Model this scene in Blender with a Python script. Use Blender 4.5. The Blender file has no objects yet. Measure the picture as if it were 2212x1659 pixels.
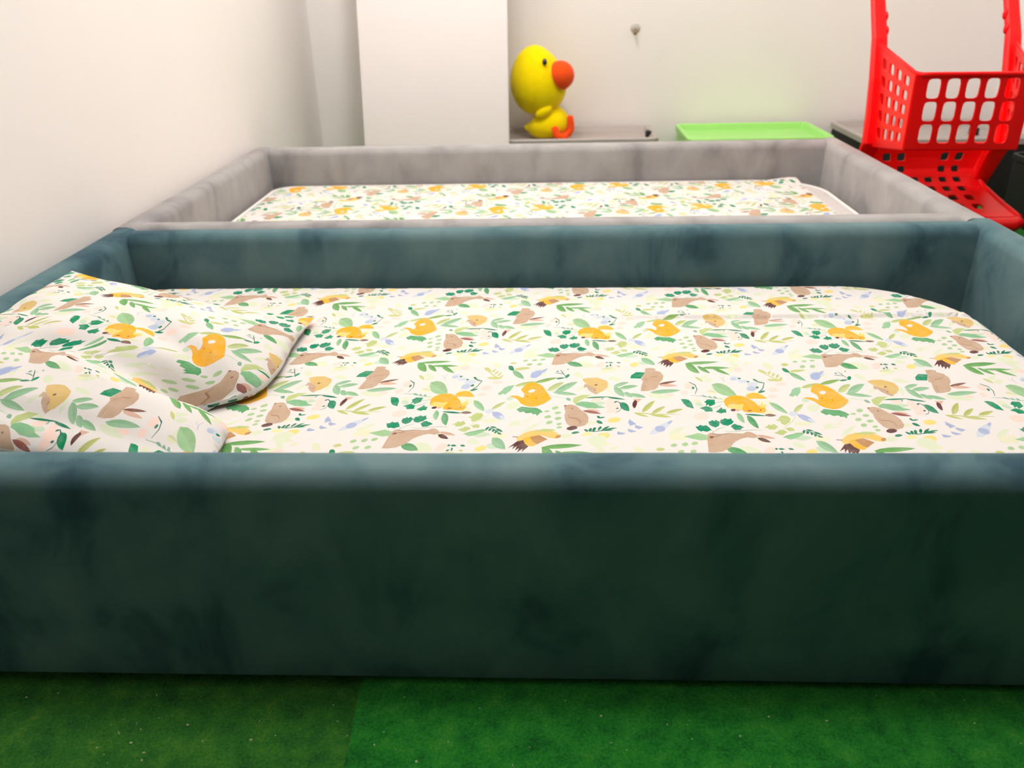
import bpy, bmesh, math, random
import numpy as np
from mathutils import Vector, Matrix, noise
from mathutils.geometry import delaunay_2d_cdt

# ------------------------------------------------------------------ camera
scene = bpy.context.scene
C = scene.collection

def camera_axes(pitch, yaw, roll):
    cp, sp, cy, sy = math.cos(pitch), math.sin(pitch), math.cos(yaw), math.sin(yaw)
    def rz(v): return Vector((cy*v[0]-sy*v[1], sy*v[0]+cy*v[1], v[2]))
    f, r, u = rz((0, cp, -sp)), rz((1, 0, 0)), rz((0, sp, cp))
    c, s = math.cos(roll), math.sin(roll)
    return r*c+u*s, u*c-r*s, f

cam_data = bpy.data.cameras.new('camera')
cam = bpy.data.objects.new('camera', cam_data)
C.objects.link(cam)
_r, _u, _f = camera_axes(math.radians(26.392), math.radians(2.794), math.radians(-1.398))
cam.matrix_world = Matrix(((_r.x, _u.x, -_f.x, 0.0), (_r.y, _u.y, -_f.y, 0.0), (_r.z, _u.z, -_f.z, 0.703), (0, 0, 0, 1)))
cam_data.sensor_width = 36.0
cam_data.lens = 36.0*1740.72/2212
cam_data.clip_start = 0.02
cam_data.dof.use_dof = True
cam_data.dof.focus_distance = 1.12
cam_data.dof.aperture_fstop = 5.2
scene.camera = cam

# ------------------------------------------------------------------ light and exposure
world = bpy.data.worlds.new('world')
scene.world = world
world.use_nodes = True
wb = world.node_tree.nodes['Background']
wb.inputs[0].default_value = (0.95, 0.97, 1.0, 1)
wb.inputs[1].default_value = 0.02

def point_light(name, loc, radius, power, color):
    d = bpy.data.lights.new(name, 'POINT')
    d.shadow_soft_size, d.energy, d.color = radius, power, color
    o = bpy.data.objects.new(name, d)
    C.objects.link(o)
    o.location = loc
    return o

point_light('globe_lamp_over_teal_bed', (0.30, 0.96, 2.15), 0.20, 47, (1.0, 0.975, 0.955))
point_light('added_light_over_grey_bed', (-0.22, 2.12, 2.15), 0.20, 52, (1.0, 0.97, 0.948))  # added unseen light that lifts the back wall and grey bed
point_light('fill_light_front_left', (-0.80, 0.10, 1.20), 0.06, 1.2, (1.0, 0.95, 0.86))  # added fill, no fixture here: brightens the left of the teal front rail

scene.view_settings.view_transform = 'Standard'
scene.view_settings.look = 'None'
scene.view_settings.exposure = -0.22
scene.view_settings.gamma = 1.0
scene.view_settings.use_curve_mapping = False

# ------------------------------------------------------------------ helpers
def lin(c):
    return tuple(((v/255/12.92) if v/255 <= 0.04045 else ((v/255+0.055)/1.055)**2.4) for v in c)

def new_mat(name, rough=0.8):
    m = bpy.data.materials.new(name)
    m.use_nodes = True
    nt = m.node_tree
    p = nt.nodes['Principled BSDF']
    p.inputs['Roughness'].default_value = rough
    return m, nt, p

def nd(nt, kind, **kw):
    n = nt.nodes.new(kind)
    for k, v in kw.items():
        if k in n.inputs: n.inputs[k].default_value = v
        else: setattr(n, k, v)
    return n

def ramp(nt, stops):
    n = nt.nodes.new('ShaderNodeValToRGB')
    e = n.color_ramp.elements
    while len(e) < len(stops): e.new(0.5)
    for i, (p, c) in enumerate(stops):
        e[i].position = p
        e[i].color = (*c, 1)
    return n

def noise_node(nt, scale, detail=3, rough=0.5, stretch=None, distort=0.0):
    tc = nd(nt, 'ShaderNodeTexCoord')
    mp = nd(nt, 'ShaderNodeMapping')
    if stretch: mp.inputs['Scale'].default_value = stretch
    nt.links.new(tc.outputs['Object'], mp.inputs['Vector'])
    n = nd(nt, 'ShaderNodeTexNoise', Scale=scale, Detail=detail, Roughness=rough, Distortion=distort)
    nt.links.new(mp.outputs['Vector'], n.inputs['Vector'])
    return n

def bump(nt, p, height, strength, dist):
    b = nd(nt, 'ShaderNodeBump', Strength=strength, Distance=dist)
    nt.links.new(height, b.inputs['Height'])
    nt.links.new(b.outputs['Normal'], p.inputs['Normal'])

def plain(name, rgb, rough=0.6, var=0.06, scale=12, bump_s=0.0, bump_scale=200, sheen=0.0, spec=0.5, trans=0.0):
    m, nt, p = new_mat(name, rough)
    c = lin(rgb)
    n = noise_node(nt, scale, 3)
    lo, hi = tuple(v*(1-var) for v in c), tuple(min(1, v*(1+var)) for v in c)
    r = ramp(nt, [(0.3, lo), (0.7, hi)])
    nt.links.new(n.outputs['Fac'], r.inputs['Fac'])
    nt.links.new(r.outputs['Color'], p.inputs['Base Color'])
    p.inputs['Specular IOR Level'].default_value = spec
    p.inputs['Sheen Weight'].default_value = sheen
    p.inputs['Sheen Roughness'].default_value = 0.4
    if trans:
        p.inputs['Subsurface Weight'].default_value = trans
        p.inputs['Subsurface Radius'].default_value = (0.02, 0.004, 0.003)
        p.inputs['Subsurface Scale'].default_value = 0.3
    if bump_s:
        f = noise_node(nt, bump_scale, 2)
        bump(nt, p, f.outputs['Fac'], bump_s, 0.002)
    return m

def velvet(name, dark, mid, light, sheen_col, sheen):
    """brushed pile: patches where the nap lies the other way are darker or lighter"""
    m, nt, p = new_mat(name, 0.85)
    big = noise_node(nt, 2.6, 3, 0.5, (1, 1, 1.6), 0.3)
    small = noise_node(nt, 11, 4, 0.55, (1, 1, 0.6), 0.5)
    mix = nd(nt, 'ShaderNodeMath', operation='MULTIPLY_ADD')
    nt.links.new(small.outputs['Fac'], mix.inputs[0])
    mix.inputs[1].default_value = 0.55
    half = nd(nt, 'ShaderNodeMath', operation='MULTIPLY')
    nt.links.new(big.outputs['Fac'], half.inputs[0])
    half.inputs[1].default_value = 0.45
    nt.links.new(half.outputs[0], mix.inputs[2])
    r = ramp(nt, [(0.38, lin(dark)), (0.47, lin(mid)), (0.62, lin(light))])
    nt.links.new(mix.outputs[0], r.inputs['Fac'])
    nt.links.new(r.outputs['Color'], p.inputs['Base Color'])
    p.inputs['Specular IOR Level'].default_value = 0.15
    p.inputs['Sheen Weight'].default_value = sheen
    p.inputs['Sheen Roughness'].default_value = 0.30
    p.inputs['Sheen Tint'].default_value = (*lin(sheen_col), 1)
    fine = noise_node(nt, 900, 2)
    bump(nt, p, fine.outputs['Fac'], 0.25, 0.0008)
    return m

def printed_cloth(name):
    m, nt, p = new_mat(name, 0.9)
    a = nd(nt, 'ShaderNodeAttribute', attribute_name='print_color')
    n = noise_node(nt, 70, 4, 0.6)
    r = ramp(nt, [(0.40, (0, 0, 0)), (0.75, (0.16, 0.16, 0.16))])
    nt.links.new(n.outputs['Fac'], r.inputs['Fac'])
    mx = nd(nt, 'ShaderNodeMix', data_type='RGBA')
    nt.links.new(r.outputs['Color'], mx.inputs[0])
    nt.links.new(a.outputs['Color'], mx.inputs[6])
    mx.inputs[7].default_value = (*lin((224, 219, 216)), 1)
    nt.links.new(mx.outputs[2], p.inputs['Base Color'])
    p.inputs['Specular IOR Level'].default_value = 0.2
    f = noise_node(nt, 1400, 1)
    bump(nt, p, f.outputs['Fac'], 0.12, 0.0005)
    return m

def carpet_mat(name, a, b, c, d):
    m, nt, p = new_mat(name, 0.95)
    n1 = noise_node(nt, 34, 5, 0.72)
    n2 = noise_node(nt, 330, 4, 0.75)
    add = nd(nt, 'ShaderNodeMath', operation='MULTIPLY_ADD')
    nt.links.new(n2.outputs['Fac'], add.inputs[0])
    add.inputs[1].default_value = 0.5
    hf = nd(nt, 'ShaderNodeMath', operation='MULTIPLY')
    nt.links.new(n1.outputs['Fac'], hf.inputs[0])
    hf.inputs[1].default_value = 0.5
    nt.links.new(hf.outputs[0], add.inputs[2])
    r = ramp(nt, [(0.38, lin(a)), (0.47, lin(b)), (0.55, lin(c)), (0.64, lin(d))])
    nt.links.new(add.outputs[0], r.inputs['Fac'])
    nt.links.new(r.outputs['Color'], p.inputs['Base Color'])
    p.inputs['Specular IOR Level'].default_value = 0.1
    p.inputs['Sheen Weight'].default_value = 0.1
    bump(nt, p, n2.outputs['Fac'], 0.9, 0.003)
    return m

def link(o, parent=None):
    C.objects.link(o)
    if parent: o.parent = parent
    return o

def mesh_obj(name, verts, faces, mat, parent=None, smooth=False):
    me = bpy.data.meshes.new(name)
    me.from_pydata([tuple(v) for v in verts], [], faces)
    me.materials.append(mat)
    if smooth:
        for p in me.polygons: p.use_smooth = True
    me.update()
    return link(bpy.data.objects.new(name, me), parent)

def bm_obj(name, bm, mat, parent=None, smooth=False):
    bmesh.ops.recalc_face_normals(bm, faces=bm.faces)
    me = bpy.data.meshes.new(name)
    bm.to_mesh(me)
    bm.free()
    me.materials.append(mat)
    if smooth:
        for p in me.polygons: p.use_smooth = True
    return link(bpy.data.objects.new(name, me), parent)

def box_bm(x0, x1, y0, y1, z0, z1, bevel=0.0, seg=2, bm=None):
    bm = bm or bmesh.new()
    v = [bm.verts.new((x, y, z)) for x in (x0, x1) for y in (y0, y1) for z in (z0, z1)]
    fs = [bm.faces.new([v[i] for i in q]) for q in ((0, 1, 3, 2), (4, 6, 7, 5), (0, 4, 5, 1), (2, 3, 7, 6), (0, 2, 6, 4), (1, 5, 7, 3))]
    if bevel:
        es = list({e for f in fs for e in f.edges})
        bmesh.ops.bevel(bm, geom=es, offset=bevel, segments=seg, profile=0.5, affect='EDGES')
    return bm

def tube_bm(pts, rad, n=10, bm=None, cap=True, flat=None):
    """round tube through pts; rad is a number or one per point; flat squashes the second axis"""
    bm = bm or bmesh.new()
    pts = [Vector(p) for p in pts]
    rs = rad if isinstance(rad, (list, tuple)) else [rad]*len(pts)
    up = None
    rings = []
    for i, p in enumerate(pts):
        d = (pts[min(i+1, len(pts)-1)]-pts[max(i-1, 0)]).normalized()
        if up is None: up = d.orthogonal().normalized()
        up = (up-d*up.dot(d)).normalized()
        sd = d.cross(up)
        fl = flat or 1.0
        rings.append([bm.verts.new(p+(up*math.cos(2*math.pi*k/n)+sd*math.sin(2*math.pi*k/n)*fl)*rs[i]) for k in range(n)])
    for a, b in zip(rings, rings[1:]):
        for k in range(n): bm.faces.new((a[k], a[(k+1) % n], b[(k+1) % n], b[k]))
    if cap:
        bm.faces.new(rings[0][::-1])
        bm.faces.new(rings[-1])
    return bm

def ball_bm(center, radii, rot=(0, 0, 0), seg=32, ring=20, shape=None, bm=None):
    bm = bm or bmesh.new()
    from mathutils import Euler
    M = Euler(rot).to_matrix()
    r = bmesh.ops.create_uvsphere(bm, u_segments=seg, v_segments=ring, radius=1)
    for v in r['verts']:
        q = Vector(v.co)
        if shape: q = shape(q)
        v.co = Vector(center)+M @ Vector((q.x*radii[0], q.y*radii[1], q.z*radii[2]))
    return bm

def empty(name, loc=(0, 0, 0)):
    o = bpy.data.objects.new(name, None)
    o.empty_display_size = 0.05
    C.objects.link(o)
    o.location = loc
    return o

def tag(o, label, cat, group=None):
    o['label'] = label
    o['category'] = cat
    if group: o['group'] = group
    return o

def struct(o):
    o['kind'] = 'structure'
    return o

def settle(root):
    """parts are modelled in room coordinates; keep them there under the thing's Empty"""
    for ch in root.children:
        ch.matrix_parent_inverse = Matrix.Translation(root.location).inverted()
    return root

# ------------------------------------------------------------------ materials
M_WALL = plain('warm_white_paint', (246, 240, 237), 0.75, 0.012, 2.0, 0.05, 60)
M_CEIL = plain('white_ceiling_paint', (240, 236, 230), 0.85, 0.01)
M_FLOOR = plain('grey_screed', (110, 108, 104), 0.9, 0.1)
M_CARPET_A = carpet_mat('green_felt_carpet', (30, 88, 34), (44, 122, 38), (66, 140, 42), (108, 156, 52))
M_CARPET_B = carpet_mat('bright_green_felt_carpet', (15, 92, 31), (25, 132, 37), (46, 152, 46), (92, 164, 56))
M_BLUE = velvet('teal_velvet', (52, 80, 92), (82, 112, 119), (104, 130, 133), (200, 222, 232), 0.5)
M_GREY = velvet('grey_velvet', (138, 135, 137), (159, 156, 156), (176, 173, 172), (245, 238, 234), 0.6)
M_PRINT = printed_cloth('woodland_print_cotton')
M_PAD = plain('grey_mattress_ticking', (205, 198, 196), 0.9, 0.05, 60, 0.3, 300)
M_PIPE = plain('white_mattress_piping', (240, 234, 230), 0.8, 0.03, 200, 0.5, 500)
M_BOARD = plain('white_laminate', (240, 232, 230), 0.45, 0.01, 3)
M_PLY = plain('slatted_base_board', (150, 128, 100), 0.8, 0.1)
M_FOOT = plain('black_plastic_foot', (18, 18, 18), 0.6, 0.05)
M_GREYBOX = plain('grey_storage_plastic', (176, 166, 162), 0.45, 0.04, 8)
M_GREENBOX = plain('lime_storage_plastic', (160, 226, 118), 0.4, 0.03, 8)
M_BLACK = plain('black_matt_plastic', (12, 12, 13), 0.7, 0.1)
M_RED = plain('glossy_red_plastic', (252, 6, 10), 0.42, 0.05, 6, spec=0.3)
M_DARKRED = plain('dark_wheel_rubber', (30, 26, 28), 0.6, 0.05)
M_YELLOW = plain('yellow_plush', (255, 224, 2), 0.95, 0.05, 40, 0.4, 260, 0.2, 0.1)
M_ORANGE = plain('orange_plush', (250, 84, 24), 0.9, 0.05, 40, 0.5, 300, 0.25, 0.15)
M_EYE = plain('glossy_black_eye', (10, 10, 10), 0.12, 0.02)
M_METAL = plain('dull_screw_metal', (196, 192, 182), 0.4, 0.05)
M_RUST = plain('brass_screw_tip', (150, 116, 70), 0.45, 0.1)
M_CRUMB = plain('pale_crumb', (240, 230, 196), 0.9, 0.2, 300)

# ------------------------------------------------------------------ room
XL, XR, YB, ZC = -0.882, 1.683, 3.25, 2.5
YF = -1.6
struct(bm_obj('floor', box_bm(XL-0.1, XR+0.1, YF, YB+0.1, -0.10, -0.010), M_FLOOR))
struct(bm_obj('wall_left', box_bm(XL-0.12, XL, YF, YB, -0.010, ZC), M_WALL))
struct(bm_obj('wall_back', box_bm(XL-0.12, XR+0.12, YB, YB+0.12, -0.010, ZC), M_WALL))
struct(bm_obj('wall_right', box_bm(XR, XR+0.12, 1.45, YB, -0.010, ZC), M_WALL))
struct(bm_obj('ceiling', box_bm(XL-0.12, XR+0.12, 0.35, YB+0.12, ZC, ZC+0.1), M_CEIL))

# two lengths of felt carpet: the right one laps a few millimetres higher along the seam
SEAM = -0.206
def carpet(name, x0, x1, z, mat):
    bm = bmesh.new()
    nx, ys = 40, [YF, 0.3, 0.5, 0.55, 0.6, 0.65, 0.7, 1.2, 2.0, YB]
    rows = []
    for y in ys:
        row = []
        for i in range(nx+1):
            x = x0+(x1-x0)*i/nx
            if i == 0 and x0 > -0.5: x += 0.003*math.sin(y*37)
            row.append((bm.verts.new((x, y, z)), bm.verts.new((x, y, -0.010))))
        rows.append(row)
    for a, b in zip(rows, rows[1:]):
        for i in range(nx):
            bm.faces.new((a[i][0], a[i+1][0], b[i+1][0], b[i][0]))
            bm.faces.new((a[i][1], b[i][1], b[i+1][1], a[i+1][1]))
        bm.faces.new((a[0][0], b[0][0], b[0][1], a[0][1]))
        bm.faces.new((a[-1][0], a[-1][1], b[-1][1], b[-1][0]))
    for row in (rows[0], rows[-1]):
        for i in range(nx): bm.faces.new((row[i][0], row[i][1], row[i+1][1], row[i+1][0]))
    return bm_obj(name, bm, mat)
tag(carpet('felt_carpet', XL, SEAM-0.0015, -0.006, M_CARPET_A), 'duller, lower green felt carpet to the left of the floor seam', 'carpet', 'carpet lengths on the floor')
tag(carpet('felt_carpet', SEAM, XR, 0.006, M_CARPET_B), 'brighter, higher green felt carpet to the right of the floor seam', 'carpet', 'carpet lengths on the floor')

# ------------------------------------------------------------------ upholstered beds
TOP, BOT, RAD = 0.281, 0.0125, 0.022
def rail(name, a, b, t, mat, parent, seed):
    """padded board from a to b (centre line), thickness t, with soft rounded top edges and a slightly puffed face"""
    a, b = Vector((*a, 0)), Vector((*b, 0))
    d = (b-a).normalized()
    s = Vector((-d.y, d.x, 0))
    prof = []
    h = t/2
    for k in range(4): prof.append((-h+0.006*(1-math.sin(k/3*math.pi/2)), BOT+0.006*(1-math.cos(k/3*math.pi/2))))
    for k in range(1, 8): prof.append((-h, BOT+0.006+(TOP-RAD-BOT-0.006)*k/8))
    for k in range(8): prof.append((-h+RAD*(1-math.cos(k/7*math.pi/2)), TOP-RAD+RAD*math.sin(k/7*math.pi/2)))
    prof += [(-x, z) for x, z in reversed(prof)]
    L = (b-a).length
    n = max(12, int(L/0.035))
    verts, faces = [], []
    m = len(prof)
    for i in range(n+1):
        p = a+d*(L*i/n)
        for x, z in prof:
            w = 0.0009*noise.noise(Vector((p.x*7+seed, p.y*7, z*9)))
            crown = 0.0012*noise.noise(Vector((p.x*5+seed, p.y*5, 3.1))) if z > TOP-0.03 else 0
            verts.append(p+s*(x*(1+w*20))+Vector((0, 0, z+crown)))
    for i in range(n):
        for k in range(m):
            k2 = (k+1) % m
            faces.append((i*m+k, i*m+k2, (i+1)*m+k2, (i+1)*m+k))
    faces.append(tuple(range(m))[::-1])
    faces.append(tuple(n*m+k for k in range(m)))
    o = mesh_obj(name, verts, faces, mat, parent, True)
    md = o.modifiers.new('soft_ends', 'EDGE_SPLIT')
    md.split_angle = math.radians(60)
    return o

def bed(name, label, x0, x1, y0, y1, t, mat, seed):
    root = empty(name, ((x0+x1)/2, (y0+y1)/2, 0.0))
    rail('front_rail', (x0+t, y0+t/2), (x1-t, y0+t/2), t, mat, root, seed)
    rail('back_rail', (x0+t, y1-t/2), (x1-t, y1-t/2), t, mat, root, seed+3)
    rail('side_rail', (x0+t/2, y0), (x0+t/2, y1), t, mat, root, seed+5)
    rail('side_rail', (x1-t/2, y0), (x1-t/2, y1), t, mat, root, seed+8)
    bm_obj('base_board', box_bm(x0+t, x1-t, y0+t, y1-t, 0.075, 0.098), M_PLY, root)
    for x in (x0+0.03, x1-0.03):
        for y in (y0+0.03, y1-0.03):
            zf = -0.006 if x < SEAM else 0.006
            bm_obj('foot', box_bm(x-0.02, x+0.02, y-0.02, y+0.02, zf, BOT+0.002), M_FOOT, root)
    settle(root)
    return tag(root, label, 'bed', 'upholstered toddler beds')

T = 0.0585
bed('upholstered_bed', 'teal blue velvet toddler bed with padded rails, nearest the camera', -0.8755, 0.862, 0.652, 1.558, T, M_BLUE, 1.0)
bed('upholstered_bed', 'grey velvet toddler bed with padded rails, behind the teal bed', -0.8805, 0.858, 1.560, 2.4625, T, M_GREY, 20.0)

# ------------------------------------------------------------------ printed cotton: the repeat, in millimetres
COLORS = {
 'WH': (224, 219, 216), 'OR': (246, 184, 50), 'OR2': (248, 190, 62), 'YB': (238, 204, 118), 'YB2': (255, 217, 128), 'YE': (255, 222, 140), 'YEP': (255, 232, 170),
 'TA': (204, 176, 152), 'TA2': (220, 184, 164), 'BR': (138, 96, 80), 'BRD': (104, 62, 58), 'BRr': (158, 98, 90), 'BR2': (140, 112, 104), 'BT': (196, 150, 104), 'BT2': (178, 138, 106), 'HG': (224, 194, 128),
 'DG': (28, 136, 102), 'DG2': (18, 152, 108), 'DGs': (16, 148, 112), 'DGk': (52, 116, 100), 'G1': (122, 180, 108), 'G2': (104, 174, 120), 'G3': (150, 186, 110),
 'MG': (142, 194, 150), 'MG2': (156, 204, 158), 'LG': (176, 208, 158), 'LG2': (166, 206, 158), 'SG': (158, 202, 164), 'SG2': (140, 182, 158), 'SGP': (204, 224, 200),
 'YG': (200, 208, 136), 'YG2': (196, 210, 146), 'YGf': (194, 202, 124), 'OL': (206, 208, 142), 'OLG': (194, 208, 140), 'OLD': (206, 148, 30),
 'PG': (224, 232, 206), 'PGL': (228, 232, 204), 'YGP': (232, 234, 196), 'PK': (252, 222, 212), 'PBL': (212, 220, 232), 'LB': (192, 204, 226), 'LV': (206, 206, 224), 'BL': (176, 188, 222), 'BLg': (172, 184, 216)}
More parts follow.
